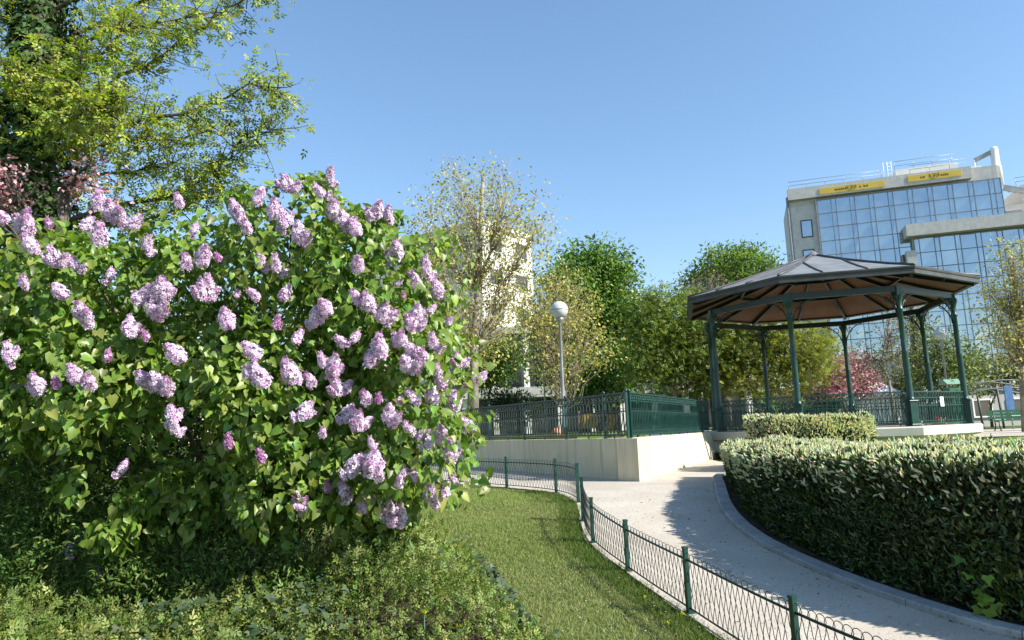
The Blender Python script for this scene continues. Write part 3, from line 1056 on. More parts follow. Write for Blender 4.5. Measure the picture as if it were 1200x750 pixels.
def panicle(lobes, seed, open_=1.0, w=.62):
    V, Fc, Cc = [], [], []; n0 = 0
    for (off, ax, L, nf) in lobes:
        off = np.array(off, float); ax = nrm(np.array(ax, float))
        u = nrm(np.cross(ax, [.2, 1, .1])); v = np.cross(ax, u)
        for i in range(nf):
            t = (i + .5) / nf
            prof = math.sin(math.pi * min(1, .22 + t * .80)) ** .75
            r = L * w * .5 * prof * rng.uniform(.68, 1.2)
            a = i * 2.39996 + rng.rand() * .5
            d = u * math.cos(a) + v * math.sin(a)
            p = off + ax * (L * t) + d * r
            bud = rng.rand() > open_ or t > .94
            base = np.array([.76, .62, .755]) if not bud else np.array([.50, .22, .42])
            base = base * rng.uniform(.85, 1.2)
            if rng.rand() < .3: base = base * [1.12, 1.25, 1.18]
            elif rng.rand() < .18: base = base * [.92, .68, .85]
            n0 = floret(p, nrm(d + ax * .25 + rng.randn(3) * .25), rng.uniform(.014, .0205) * (.62 if bud else 1), V, Fc, Cc, np.minimum(base, .85), n0)
        # inner mass of tubes so that no daylight shows
        for i in range(nf // 3):
            t = rng.rand(); a = rng.rand() * 6.28
            d = u * math.cos(a) + v * math.sin(a)
            p = off + ax * L * t + d * L * w * .25
            n0 = floret(p, nrm(d + rng.randn(3) * .4), .017, V, Fc, Cc, np.array([.52, .35, .49]), n0)
    me = bpy.data.meshes.new('flower_cluster')
    me.from_pydata([tuple(q) for q in V], [], Fc)
    ca_ = me.color_attributes.new('tint', 'FLOAT_COLOR', 'POINT')
    ca_.data.foreach_set('color', np.concatenate([np.array(Cc), np.ones((len(Cc), 1))], 1).astype(np.float32).ravel())
    me.materials.append(M['petal'])
    return me


def rand_pan(nl, L0, open_=1.0):
    lobes = [((0, 0, 0), (rng.uniform(-.25, .25), rng.uniform(-.3, 0), 1), L0, int(620 * L0))]
    for k in range(nl - 1):
        a_ = rng.uniform(math.pi * .9, math.pi * 2.1)
        dx, dy = math.cos(a_), math.sin(a_)
        L = L0 * rng.uniform(.45, .85); tilt = rng.uniform(.3, 1.1)
        lobes.append(((dx * .02, dy * .02, rng.uniform(-.06, .03)), (dx * tilt, dy * tilt, 1), L, int(600 * L)))
    return panicle(lobes, 0, open_)


pan = [rand_pan(1, .17), rand_pan(2, .16), rand_pan(3, .15), rand_pan(1, .13, .9), rand_pan(4, .17), rand_pan(1, .10, .12),
       rand_pan(2, .18), rand_pan(3, .17, .93), rand_pan(4, .14), rand_pan(5, .18), rand_pan(2, .13, .9), rand_pan(3, .19)]
alt_pan = {0: [0, 3, 10], 1: [1, 6, 10], 2: [2, 7, 8], 3: [3, 0], 4: [4, 8, 9, 11, 7], 5: [5]}
fl_px = [(339, 219, 2), (379, 224, 1), (386, 206, 0), (282, 251, 4), (291, 268, 0), (333, 258, 2), (350, 277, 2), (320, 251, 0), (390, 250, 1), (405, 264, 2), (419, 270, 3),
         (440, 249, 1), (454, 251, 0), (467, 296, 1), (499, 314, 1), (515, 339, 1), (306, 306, 1), (325, 312, 0), (246, 331, 1), (267, 379, 3), (368, 372, 4), (384, 362, 0), (422, 350, 0),
         (434, 357, 1), (450, 370, 4), (486, 374, 4), (470, 397, 1), (445, 413, 1), (381, 424, 1), (493, 416, 2), (509, 401, 0), (538, 424, 2), (406, 400, 3), (258, 300, 5), (419, 312, 3),
         (490, 331, 3), (304, 413, 3), (325, 379, 5), (117, 281, 1), (68, 306, 2), (90, 308, 1), (41, 290, 1), (35, 268, 3), (171, 286, 0), (219, 310, 0), (235, 305, 3), (237, 345, 2), (101, 370, 4),
         (168, 347, 1), (187, 342, 4), (181, 362, 2), (173, 393, 5), (13, 415, 2), (77, 343, 3), (48, 451, 1), (67, 449, 5), (91, 442, 3), (107, 450, 3), (175, 446, 4), (192, 452, 2),
         (312, 446, 3), (213, 418, 3), (117, 241, 1), (140, 254, 4), (211, 237, 0), (9, 254, 0), (29, 262, 1), (388, 430, 4), (347, 442, 1), (366, 446, 0), (397, 456, 2), (431, 418, 4), (447, 410, 0), (481, 428, 4),
         (532, 472, 2), (509, 465, 1), (484, 464, 1), (444, 466, 5), (352, 482, 4), (404, 484, 4), (418, 497, 2), (430, 466, 0), (455, 488, 2), (485, 503, 0), (500, 516, 2), (525, 531, 4), (410, 547, 4), (434, 544, 4),
         (444, 556, 3), (385, 570, 5), (404, 574, 3), (360, 595, 1), (424, 594, 3), (503, 576, 2), (522, 581, 1), (457, 606, 4), (269, 518, 5), (309, 535, 5), (203, 488, 2), (331, 600, 3)]
fl_px = fl_px[:99]


def lilac_hit(px, py):
    r = ray(px, py); best = None
    for c, rad in lil_c:
        rad = np.array(rad) * 1.03
        o = -np.array(c) / rad; d = r / rad
        A, Bq, Cq = d @ d, o @ d, o @ o - 1
        disc = Bq * Bq - A * Cq
        if disc > 0:
            t = (-Bq - math.sqrt(disc)) / A
            if best is None or t < best: best = t
    return r * (best if best is not None else 5.75)


for i, (px, py, v) in enumerate(fl_px):
    p = lilac_hit(px, py + 6)
    o = bpy.data.objects.new('flower_cluster', pan[alt_pan[v][rng.randint(len(alt_pan[v]))]]); COL.objects.link(o); o.parent = lil
    o.location = [float(c) for c in (p - lbase)]
    s_ = rng.uniform(.84, 1.08)
    o.scale = (s_, s_, s_ * rng.uniform(.85, 1.05))
    o.rotation_euler = (rng.uniform(.1, .55), rng.uniform(-.35, .35), rng.uniform(-.8, .8))

# the remaining small panicles and buds, scattered through the crown
more = [(85, 645), (111, 647), (118, 670), (140, 546), (205, 500), (560, 440), (554, 500), (438, 516), (516, 516), (381, 513), (498, 420), (469, 468), (469, 603), (436, 590), (453, 598), (463, 614), (396, 584), (348, 590), (445, 540), (488, 562),
        (515, 590), (530, 560), (470, 560), (330, 350), (300, 345), (275, 345), (412, 392), (345, 400), (290, 440), (130, 425), (30, 330), (150, 385), (225, 270), (305, 235), (60, 268), (100, 262), (160, 262), (460, 330), (475, 350), (505, 365), (525, 375), (520, 440), (545, 455), (200, 330), (118, 330)]
V, Fc, Cc = [], [], []
for (px, py) in more:
    p = lilac_hit(px, py + 4) + rng.randn(3) * .02
    src = pan[[0, 3, 5, 10, 1][rng.randint(5)]]
    co = np.empty(len(src.vertices) * 3, np.float32); src.vertices.foreach_get('co', co); co = co.reshape(-1, 3)
    cc_ = np.empty(len(src.vertices) * 4, np.float32); src.color_attributes['tint'].data.foreach_get('color', cc_)
    rot = np.array(Euler((rng.uniform(0, .6), rng.uniform(-.5, .5), rng.uniform(-3, 3))).to_matrix())
    n0 = sum(len(q) for q in V)
    V.append(co @ rot.T * rng.uniform(.55, .95) + p - lbase); Cc.append(cc_)
    lv_ = len(src.vertices) // 4
    Fc += [(n0 + 4 * q, n0 + 4 * q + 1, n0 + 4 * q + 2, n0 + 4 * q + 3) for q in range(lv_)]
me = bpy.data.meshes.new('small_flowers'); me.from_pydata(np.concatenate(V).tolist(), [], Fc)
ca_ = me.color_attributes.new('tint', 'FLOAT_COLOR', 'POINT'); ca_.data.foreach_set('color', np.concatenate(Cc))
tag(link('small_flowers', me, M['petal'], lil), kind='stuff')

# ---------------- dark shrub in the lilac's shade, far left
shc = [pclump(40, 560, 6.0, 110, 75, .7), pclump(-60, 540, 6.2, 110, 110, .8), pclump(120, 590, 6.3, 90, 60, .6), pclump(230, 600, 6.6, 120, 60, .5), pclump(220, 625, 5.75, 150, 48, .4), pclump(370, 628, 5.75, 100, 42, .35), pclump(80, 640, 5.7, 120, 40, .4), pclump(455, 640, 5.9, 60, 30, .3), pclump(250, 672, 5.55, 150, 42, .3), pclump(390, 672, 5.6, 80, 36, .3), pclump(90, 672, 5.5, 120, 34, .3)]
sb = at(50, 640, 6.3); sb[2] = gz(0, 6.3)
sh = empty('shrub', sb, 'dark green narrow leaved shrub in the shade below the lilac, at the left edge', 'shrub')
P, D = shell_points(shc, 28000, lo=.5, hi=1.0, keep=.6, nf=2.5, thr=-.8, rough=.12)
P = P[(P[:, 2] > gz(0, P[:, 1]))]; n = len(P)
leaves('foliage', P, nrm(rng.randn(n, 3) + [0, -.3, .5]), rdir(n), .052 * np.clip(1 + .3 * rng.randn(n), .4, 1.6), .017, tints(n, (.085, .155, .03), .35, (.15, .20, .05), .2), T_LANCE, M['leaf'], sh)
mb = MB()
for k in range(7):
    e = shc[k % 4][0] + rng.randn(3) * .1
    mb.tube([sb + rng.randn(3) * [.1, .1, 0], (sb + e) / 2 + rng.randn(3) * .08, e], [.016, .011, .005], 5)
mb.build('stem', M['stem'], sh)

# ---------------- low ground cover in the foreground
def gc_xb(y): return np.interp(y, [3.3, 4.5, 5.4, 6.2, 7.0, 7.6], [.55, .36, .26, .02, -.5, -1.1])


def gc_h(x, y):
    e = np.clip((gc_xb(y) - x) / .55, 0, 1) ** .6
    p = np.stack([x, y, 0 * x], -1)
    return e * (.50 + .17 * np.exp(-((x + .75) / .65) ** 2 - ((y - 5.6) / .8) ** 2) + .14 * np.clip((-.8 - x) / 1.2, 0, 1) + .12 * field(p, 1.6) + .10 * field(p + 9, 4.5) + .05 * field(p + 5, 11.)) * np.clip((7.8 - y) / 1.2, 0, 1)


def gc_points(n, x0=-5.2):
    x = rng.uniform(x0, .6, n * 2 + 30); y = rng.uniform(3.5, 7.4, n * 2 + 30)
    ok = x < gc_xb(y) + .04 * rng.randn(n * 2 + 30)
    x, y = x[ok][:n], y[ok][:n]
    return x, y, gc_h(x, y)


x, y, h = gc_points(34000)
lay = rng.rand(len(x)) ** .5
shoot = np.maximum(0, rng.randn(len(x))) * .035
z = gz(x, y) + np.maximum(h * (.35 + .65 * lay), .015) + shoot
P = np.stack([x, y, z], 1); n = len(P)
fcol = tints(n, (.150, .208, .045), .30, (.25, .29, .09), .28)
pat = field(P, 1.3)
fcol *= (1 + .16 * np.clip(pat, -1, 1))[:, None]
T = nrm(rng.randn(n, 3) * .6 + np.array([.2, -.25, .75]))
leaves('ground_cover', P, T, nrm(rng.randn(n, 3) * .5 + [.2, -.4, .8]), .056 * np.clip(1 + .35 * rng.randn(n), .4, 1.8), .056, fcol, T_SPRIG, M['leaf'], None, 'stuff')
# woody runners under it
mb = MB()
for k in range(170):
    x, y, h = gc_points(1)
    p = np.array([x[0], y[0], gz(x[0], y[0])]); d = nrm(np.array([rng.randn(), rng.randn(), 1.6])) * rng.uniform(.25, .5)
    mb.tube([p, p + d * .5 + rng.randn(3) * .03, p + d], [.004, .003, .0015], 4, cap=False)
tag(mb.build('undergrowth_twigs', M['stem']), kind='stuff')
# soil bed below
bx = np.linspace(-5.5, .7, 63); by = np.linspace(3.2, 7.9, 48)
M['soil'] = noise_mat('soil', (.035, .027, .018), (.075, .058, .04), scale=6, rough=1, bump=.8, bscale=50, spec=.1)
me = bpy.data.meshes.new('planting_bed')
bv, bf = [], []
for yy in by:
    xr = float(gc_xb(yy)) - .05
    for i in range(40):
        xx = -5.5 + (xr + 5.5) * i / 39
        bv.append((xx, yy, float(gz(xx, yy)) + .03 * min(1, (39 - i) / 3) - .004 * (i == 39) + .012))
for j in range(len(by) - 1):
    for i in range(39):
        a = j * 40 + i; bf.append((a, a + 1, a + 41, a + 40))
me.from_pydata(bv, [], bf); tag(link('planting_bed', me, M['soil']), kind='structure')

# ivy trailing through the ground cover
def ivy_patch(px, py, n, spread, label):
    r_ = ray(px, py); yy_ = np.linspace(3.6, 7.4, 400)
    hit = r_[2] * yy_ < gz(0, yy_) + gc_h(r_[0] * yy_, yy_)
    g = r_ * (yy_[hit][0] if hit.any() else yy_[-1])
    xy = g[:2] + rng.randn(n, 2) * spread
    z = gz(xy[:, 0], xy[:, 1]) + np.maximum(gc_h(xy[:, 0], xy[:, 1]), .02) + .045 + rng.rand(n) * .05
    P = np.stack([xy[:, 0], xy[:, 1], z], 1)
    o = leaves('ivy_patch', P, nrm(rng.randn(n, 3) * [1, 1, .3] + [0, -.6, -.1]), nrm(rng.randn(n, 3) * .3 + [.2, -.5, .8]), .052, .05,
               tints(n, (.042, .072, .030), .25, (.085, .11, .055), .2), T_IVY, M['dark_leaf'])
    tag(o, label, 'ivy', None, 'stuff')
    return o


ivy_patch(588, 692, 130, .17, 'grey green ivy leaves trailing over the right end of the ground cover')
ivy_patch(345, 735, 90, .2, 'dark ivy leaves poking through the ground cover at the bottom centre')
ivy_patch(200, 725, 60, .16, 'small patch of dark ivy leaves in the ground cover at bottom left')

# dandelions
def dandelion(px, py, label, gcov=True, s=1.0):
    g = gnd(px, py + 3)
    if gcov:
        r_ = ray(px, py); yy_ = np.linspace(3.6, 7.4, 400)
        hit = r_[2] * yy_ < gz(0, yy_) + gc_h(r_[0] * yy_, yy_) + .05
        g = r_ * (yy_[hit][0] if hit.any() else yy_[-1])
    base = np.array([g[0], g[1], float(gz(g[0], g[1]))])
    hh = float(max(gc_h(np.array([g[0]]), np.array([g[1]]))[0], 0)) + (.02 if gcov else .04)
    o = empty('dandelion', base, label, 'flower', 'yellow dandelions')
    mb = MB(); mb.tube([base, base + [.005, 0, hh * .5], base + [0, 0, hh]], .0025, 5); mb.build('stalk', M['green_paint'], o)
    n = 60
    top = base + np.array([0, 0, hh])
    d = nrm(rng.randn(n, 3) * [1, 1, .35] + [0, 0, .35])
    leaves('petals', np.tile(top, (n, 1)), d, nrm(rng.randn(n, 3) * .2 + [0, 0, 1]), .021 * s, .008 * s, tints(n, (.75, .74, .03), .08), T_OVAL, M['petal'], o)


for (px, py, lab, gc_, s) in [(497, 713, 'yellow dandelion in the middle of the ground cover', True, 1.2), (523, 748, 'yellow dandelion at the bottom edge below the ground cover ivy', True, 1.2), (537, 729, 'small yellow dandelion just left of the right hand ivy patch', True, .9),
                              (756, 702, 'yellow dandelion in the grass left of the tallest near fence panel', False, .9), (800, 722, 'yellow dandelion in the grass at the foot of a near fence post', False, 1.1), (783, 733, 'small yellow dandelion in the grass below the near fence rail', False, .8)]:
    dandelion(px, py, lab, gc_, s)

# ---------------- lawn grass
def grass(n, xf, y0, y1, hgt, wid, cols, seedname):
    y = y0 + (y1 - y0) * rng.rand(n)
    x0, x1 = xf(y)
    x = x0 + (x1 - x0) * rng.rand(n)
    ok = (x > gc_xb(y) - .12) | (y > 7.5)
    x, y = x[ok], y[ok]
    P = np.stack([x, y, gz(x, y) - .004], 1); n = len(P)
    T = nrm(rng.randn(n, 3) * [.55, .55, 0] + [0, 0, 1])
    pf_ = np.clip(field(P, 1.1), -1, 1)
    c = tints(n, cols[0], .22, cols[1], .16) * (1 + .18 * pf_)[:, None]
    pz = np.clip(field(P + 5, .8), 0, 1) * .5
    c = c * (1 - pz[:, None]) + np.array(cols[2]) * pz[:, None]
    leaves(seedname, P, T, rdir(n), hgt * np.clip(1 + .35 * rng.randn(n), .4, 2), wid, np.clip(c, .004, .8), T_BLADE, M['grass'], None, 'stuff')


fy = fl[:, 1]; fx = fl[:, 0]


def lawn_x(y):
    xr = np.interp(y, fy, fx) - .10
    return np.full_like(y, -3.2), xr


grass(230000, lawn_x, 4.3, 14.6, .032, .0062, [(.20, .25, .072), (.30, .30, .13), (.29, .295, .135)], 'grass')


def edge_x(y):
    xr = np.interp(y, fy, fx)
    return xr - .32, xr - .015 + .03 * np.sin(y * 9)


grass(16000, edge_x, 4.0, 12.6, .055, .0075, [(.085, .15, .025), (.17, .19, .055), (.11, .15, .035)], 'grass_edge')

# ================================================================== HEDGES
def hedge(name, front, back, ztop, label, nface, ntop, nspk, spk_face=.12, leafL=.061):
    front = np.asarray(front, float); back = np.asarray(back, float)
    base = np.array([front[:, 0].mean(), front[:, 1].mean(), gz(0, front[:, 1].mean())])
    o = empty(name, base, label, 'hedge')
    # solid filler, coloured near black for the shade inside the hedge
    poly = np.vstack([front, back[::-1]])
    cen_ = poly.mean(0)
    ins = cen_ + (poly - cen_) * np.maximum(0, 1 - .24 / np.linalg.norm(poly - cen_, axis=1))[:, None]
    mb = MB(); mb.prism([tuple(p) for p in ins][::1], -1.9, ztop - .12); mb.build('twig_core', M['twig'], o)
    a = along(front)
    Pf, Df = [], []
    s = rng.rand(nface) * a[-1]
    x = np.interp(s, a, front[:, 0]); y = np.interp(s, a, front[:, 1])
    tx = np.gradient(front[:, 0], a); ty = np.gradient(front[:, 1], a)
    nx = np.interp(s, a, ty); ny = -np.interp(s, a, tx)
    nn = nrm(np.stack([nx, ny, 0 * nx], 1))
    # outward is away from the bed
    sg = np.sign(np.sum(nn[:, :2] * (np.stack([x, y], 1) - cen_), 1)); nn *= sg[:, None]
    zb_ = gz(x, y) + .04
    v = rng.rand(nface)
    z = zb_ + (ztop - zb_) * v
    P = np.stack([x, y, z], 1)
    bul = .05 * field(P, 2.0) + .035 * field(P + 4, 5.0) 
    P = P + nn * (bul - rng.rand(nface) ** 2 * .15)[:, None]
    # rounded shoulder
    sh_ = np.clip((v - .9) / .1, 0, 1)
    P = P - nn * (sh_ ** 2 * .05)[:, None]
    D = nn
    # top
    X, Y = [], []
    nq = ntop
    i0, i1 = poly.min(0), poly.max(0)
    pts = i0 + (i1 - i0) * rng.rand(nq * 4, 2)
    inside = np.zeros(len(pts), bool)
    j = len(poly) - 1
    for i in range(len(poly)):
        xi, yi = poly[i]; xj, yj = poly[j]
        c = ((yi > pts[:, 1]) != (yj > pts[:, 1])) & (pts[:, 0] < (xj - xi) * (pts[:, 1] - yi) / (yj - yi + 1e-12) + xi)
        inside ^= c; j = i
    pts = pts[inside][:nq]
    pt = np.stack([pts[:, 0], pts[:, 1], np.full(len(pts), ztop)], 1)
    pt[:, 2] += .045 * field(pt, 1.8) + .03 * field(pt + 2, 5.5) - rng.rand(len(pt)) ** 2 * .12 - .03
    Pall = np.vstack([P, pt]); n = len(Pall)
    Dall = np.vstack([D, np.tile([0, 0, 1.], (len(pt), 1))])
    up = np.array([0, 0, 1.])
    T = nrm(Dall * .55 + up * np.where(np.arange(n) < nface, .55, .65)[:, None] + rng.randn(n, 3) * .42)
    N = nrm(Dall * .8 + rng.randn(n, 3) * .5 + [0, 0, .2])
    L = leafL * np.clip(1 + .25 * rng.randn(n), .5, 1.5)
    c = tints(n, (.042, .076, .020), .28, (.09, .13, .03), .16)
    leaves('foliage', Pall, T, N, L, L * .36, c, T_LANCE, M['laurel_leaf'], o)
    # cream flower spikes, most of them on top
    m1 = int(nspk * spk_face)
    fi = rng.permutation(nface)[:m1 * 3]; fi = fi[np.argsort(-(P[fi, 2] + .35 * rng.rand(len(fi))))][:m1]
    ti = rng.permutation(len(pt))[:nspk - m1]
    Q = np.vstack([P[fi] + nn[fi] * .05, pt[ti] + [0, 0, .03]])
    n = len(Q)
    T = nrm(rng.randn(n, 3) * .35 + np.vstack([nn[fi] * .7 + up * .6, np.tile(up, (len(ti), 1))]))
    Nn = rdir(n)
    Q = np.vstack([Q, Q]); T = np.vstack([T, T]); Nn = np.vstack([Nn, np.cross(T[:n], Nn)])
    L = np.tile(.068 * np.clip(1 + .25 * rng.randn(n), .5, 1.5), 2)
    tag(leaves('flower_spikes', Q, T, Nn, L, L * .27, np.tile(tints(n, (.74, .72, .57), .12), (2, 1)), T_LANCE, M['leaf'], o), kind='stuff')
    return o


M['twig'] = noise_mat('twig', (.012, .012, .007), (.035, .03, .02), scale=25, rough=1, bump=1, bscale=40, spec=.05)  # hedge filler colour: inner shade put into a near-black tone
inn = kerb_line[:, :2] + side[:, :2] * .29
front = inn[5:]
back = np.array([[4.15, 13.5], [4.9, 12.7], [5.4, 11.4], [5.6, 10.1], [6.1, 8.7], [7.2, 6.6], [8.2, 3.6]])
hedge('laurel_hedge', front, back, -.37, 'long clipped laurel hedge curving along the right side of the path', 36000, 36000, 14500)
# small hedge against the bandstand
hf = np.array([at(872, 500, 15.2)[:2], at(900, 500, 14.75)[:2], at(960, 500, 14.6)[:2], at(1012, 500, 14.7)[:2], at(1024, 500, 15.3)[:2]])
hb = np.array([at(872, 500, 16.3)[:2], at(900, 500, 16.6)[:2], at(960, 500, 16.6)[:2], at(1010, 500, 16.5)[:2], at(1022, 500, 16.0)[:2]])
hedge('laurel_hedge', hf, hb, .075, 'small clipped laurel hedge with cream tips at the foot of the bandstand', 10000, 9500, 6500, .45)
# soil strip under the hedge
sv, sf = [], []
for i in range(len(kerb_line)):
    a = kerb_line[i] + side[i] * .15; b = kerb_line[i] + side[i] * 1.2
    for q in (a, b): sv.append((q[0], q[1], float(gz(q[0], q[1])) + .05))
for i in range(len(kerb_line) - 1): sf.append((2 * i, 2 * i + 1, 2 * i + 3, 2 * i + 2))
me = bpy.data.meshes.new('hedge_soil'); me.from_pydata(sv, [], sf); tag(link('hedge_soil', me, M['soil']), kind='structure')
# a bright maple-leaved weed at the hedge foot
wb = gnd(1185, 728); wo = empty('seedling', wb, 'bright green lobed leaf seedling growing at the near foot of the hedge', 'plant')
nb = 70
c = at(1178, 682, wb[1] - .05)
P = c + rng.randn(nb, 3) * [.13, .08, .13]
P[:12] = at(1150, 706, wb[1] - .1) + rng.randn(12, 3) * [.05, .05, .05]
leaves('foliage', P, nrm(rng.randn(nb, 3) * .5 + [-.2, -.6, -.4]), nrm(rng.randn(nb, 3) * .35 + [-.3, -.6, .6]), .085, .085, tints(nb, (.15, .24, .03), .2), T_IVY, M['leaf'], wo)
mb = MB()
for k in range(6): mb.tube([wb, (wb + P[k * 9]) / 2 + rng.randn(3) * .02, P[k * 9]], [.006, .004, .002], 5)
mb.build('stem', M['stem'], wo)

# loose stones, dry leaves and twigs on the path, daisies in the lawn
n = 2600
y = rng.uniform(4.2, 14, n); xk = np.interp(y, kl[:, 1], kl[:, 0]); xf_ = np.interp(y, fy, fx)
u = rng.rand(n); u = np.where(rng.rand(n) < .45, u ** 4, np.where(rng.rand(n) < .5, 1 - u ** 4, u))
x = xf_ + (xk - xf_) * u
P = np.stack([x, y, gz(x, y) + .027], 1)
leaves('gravel_stones', P, nrm(rng.randn(n, 3) * [1, 1, .1]), nrm(rng.randn(n, 3) * .3 + [0, 0, 1]), .014 * np.clip(1 + .5 * rng.randn(n), .3, 2.2), .012, tints(n, (.24, .21, .17), .35, (.45, .42, .36), .3), T_OVAL, M['dark_leaf'], None, 'stuff')
n = 90
y = rng.uniform(4.2, 13, n); xk = np.interp(y, kl[:, 1], kl[:, 0]); xf_ = np.interp(y, fy, fx)
u = 1 - rng.rand(n) ** 3 * .9
x = xf_ + (xk - xf_) * u
P = np.stack([x, y, gz(x, y) + .03], 1)
leaves('leaf_litter', P, nrm(rng.randn(n, 3) * [1, 1, .15]), nrm(rng.randn(n, 3) * .4 + [0, 0, 1]), .028 * np.clip(1 + .4 * rng.randn(n), .4, 1.8), .015, tints(n, (.16, .11, .05), .35), T_LANCE, M['dark_leaf'], None, 'stuff')
n = 110
y = rng.uniform(5, 13, n); x0, x1 = lawn_x(y); x = np.maximum(x0, gc_xb(np.minimum(y, 7.5))) ; x = x + (x1 - x) * rng.rand(n)
k = 6
P = np.repeat(np.stack([x, y, gz(x, y) + .035], 1), k, 0); n = len(P)
a = np.tile(np.arange(k) * 2 * math.pi / k, n // k)
leaves('daisies', P, np.stack([np.cos(a), np.sin(a), .25 + 0 * a], 1), nrm(rng.randn(n, 3) * .15 + [0, 0, 1]), .011, .008, tints(n, (.72, .72, .68), .08), T_OVAL, M['petal'], None, 'stuff')

# ================================================================== TREES
def tube_to(mb, a, b, r0, r1, sag=.0, n=6, wob=.03, sides=6):
    a = np.asarray(a, float); b = np.asarray(b, float)
    L = np.linalg.norm(b - a)
    pts = []
    for i in range(n):
        t = i / (n - 1)
        p = a + (b - a) * t + np.array([0, 0, -sag * L * math.sin(math.pi * t)])
        if 0 < i < n - 1: p = p + rng.randn(3) * wob * L
        pts.append(p)
    mb.tube(pts, np.linspace(r0, r1, n), sides)
    return pts


def tree(name, label, cat, base_px, Y, zb, clumps, n, leaf, base_col, alt=None, altp=.25, tr=.16, per=26, spread=.36, tmpl=T_OVAL, bark='bark', group=None,
         var=.28, mat='leaf', twig_r=.012, top=None, pts_px=None, upright=False, twig_mat=None, asp=.55, droop=.0, yjit=.12):
    """trunk and limbs reach out to sprays of leaves spread through a union of clumps"""
    m = Y / F
    b = at(base_px, 480, Y); b[2] = zb
    o = empty(name, b, label, cat, group)
    cl = []
    for c in clumps:
        px, py, rx, ry = c[:4]
        dy = c[4] if len(c) > 4 else rng.uniform(-1, 1) * yjit * 10
        cc = at(px, py, Y + dy)
        rdep = (rx + ry) / 2 * m
        cl.append((cc, np.array([rx * m, rdep, ry * m])))
    tz = np.mean([c[0][2] for c in cl]); tx = np.mean([c[0][0] for c in cl])
    tb = MB()
    if top is None:
        tp_ = np.array([b[0] * .5 + tx * .5, Y, tz + .15 * (max(c[0][2] for c in cl) - tz)])
    else:
        tp_ = at(top[0], top[1], Y)
    if pts_px:
        tpts = [b] + [at(q[0], q[1], Y) for q in pts_px] + [tp_]
        tpts = [np.asarray(q) for q in tpts]
    else:
        tpts = [b + (tp_ - b) * t + (rng.randn(3) * [.08, .08, 0] if 0 < t < 1 else 0) for t in np.linspace(0, 1, 6)]
    rad = np.linspace(tr, tr * .3, len(tpts)); rad[0] *= 1.25
    tb.tube(tpts, rad, 9)
    tb.build('trunk', M[bark], o)
    areas = np.array([c[1][0] * c[1][2] + c[1][1] * c[1][2] for c in cl])
    ns = max(6, int(n / per))
    cnt = np.maximum(2, (areas / areas.sum() * ns).astype(int))
    P, D = [], []
    br = MB()
    for (cc, rr), k in zip(cl, cnt):
        hgt = [q for q in tpts if q[2] < cc[2] + rr[2] * .3]
        src = hgt[-1] if hgt else tpts[1]
        cands = [q for q in tpts[1:] if q[2] < cc[2]] or [tpts[-1]]
        src = cands[-1]
        if upright:
            tt = np.array(tpts[1:]); hd = np.linalg.norm(cc[:2] - tt[:, :2], axis=1)
            src = tt[np.argmin(np.abs(tt[:, 2] - (cc[2] - np.maximum(1.2, hd * 1.4))))]
        limb = tube_to(br, src, cc + np.array([0, 0, rr[2] * .2]), tr * .34, twig_r * 1.6, sag=.05, n=6, wob=.03)
        d = rdir(k); rad_k = .35 + .65 * rng.rand(k, 1) ** .5
        S = cc + d * rr * rad_k
        for i in range(k):
            if upright:
                lp = np.array(limb + tpts[1:])
                aim = S[i] + np.array([(b[0] - S[i][0]) * .12, 0, -rng.uniform(.9, 2.2)])
                q = lp[np.argmin(np.linalg.norm(lp - aim, axis=1))]
                tube_to(br, q, S[i] + [0, 0, rng.uniform(.1, .5)], twig_r * 1.2, twig_r * .35, n=5, wob=.035, sides=4, sag=.06)
            elif rng.rand() < .8:
                q = limb[rng.randint(2, 6)]
                tube_to(br, q, S[i], twig_r * 1.2, twig_r * .4, n=4, wob=.05, sides=4)
        sp = spread * np.clip(1 + .35 * rng.randn(k), .4, 1.8)
        own = rng.randint(0, k, int(per * k))
        off = np.clip(rng.randn(len(own), 3), -1.5, 1.5) * sp[own][:, None] * [.9, .9, .62]
        P.append(S[own] + off); D.append(nrm(off + d[own] * .25))
    br.build('limbs', M[twig_mat or bark], o)
    P = np.concatenate(P); D = np.concatenate(D); n = len(P)
    T = nrm(D * .6 + rng.randn(n, 3) * .6 + [0, 0, -droop])
    N = nrm(rng.randn(n, 3) * .6 + [.1, -.15, .75])
    L = leaf * np.clip(1 + .3 * rng.randn(n), .4, 1.7)
    col = tints(n, base_col, var, alt, altp)
    leaves('crown', P, T, N, L, L * asp, col, tmpl, M[mat], o)
    return o


GT = ZB + .05
T_STAR = T_SPRIG
# tall sparse plane tree just coming into leaf
tree('plane_tree', 'tall half bare plane tree with yellowish new leaves before the cream building', 'tree', 553, 22, GT,
     [(545, 225, 42, 40), (592, 238, 40, 44), (500, 275, 34, 48), (560, 290, 55, 50), (612, 300, 32, 44), (515, 350, 44, 60), (570, 380, 50, 50), (628, 275, 14, 26), (480, 330, 25, 60), (600, 340, 40, 36), (545, 420, 40, 30)],
     11500, .10, (.38, .36, .12), (.44, .38, .16), .35, tr=.17, per=17, spread=.42, upright=True, bark='bark_pale', twig_mat='twig_pale', twig_r=.010, top=(566, 205), pts_px=[(555, 410), (560, 340), (563, 280)], asp=.6, droop=.2)
tree('plane_tree', 'young yellowish plane tree behind the tall lamp at the left railing', 'tree', 660, 27, GT,
     [(640, 395, 34, 40), (668, 360, 30, 34), (690, 405, 24, 30), (650, 435, 34, 20), (625, 365, 20, 40), (655, 330, 18, 20)],
     6000, .115, (.34, .33, .10), (.42, .36, .15), .35, tr=.10, per=18, upright=True, spread=.42, bark='bark_pale', twig_mat='twig_pale', twig_r=.009, asp=.6, droop=.2)
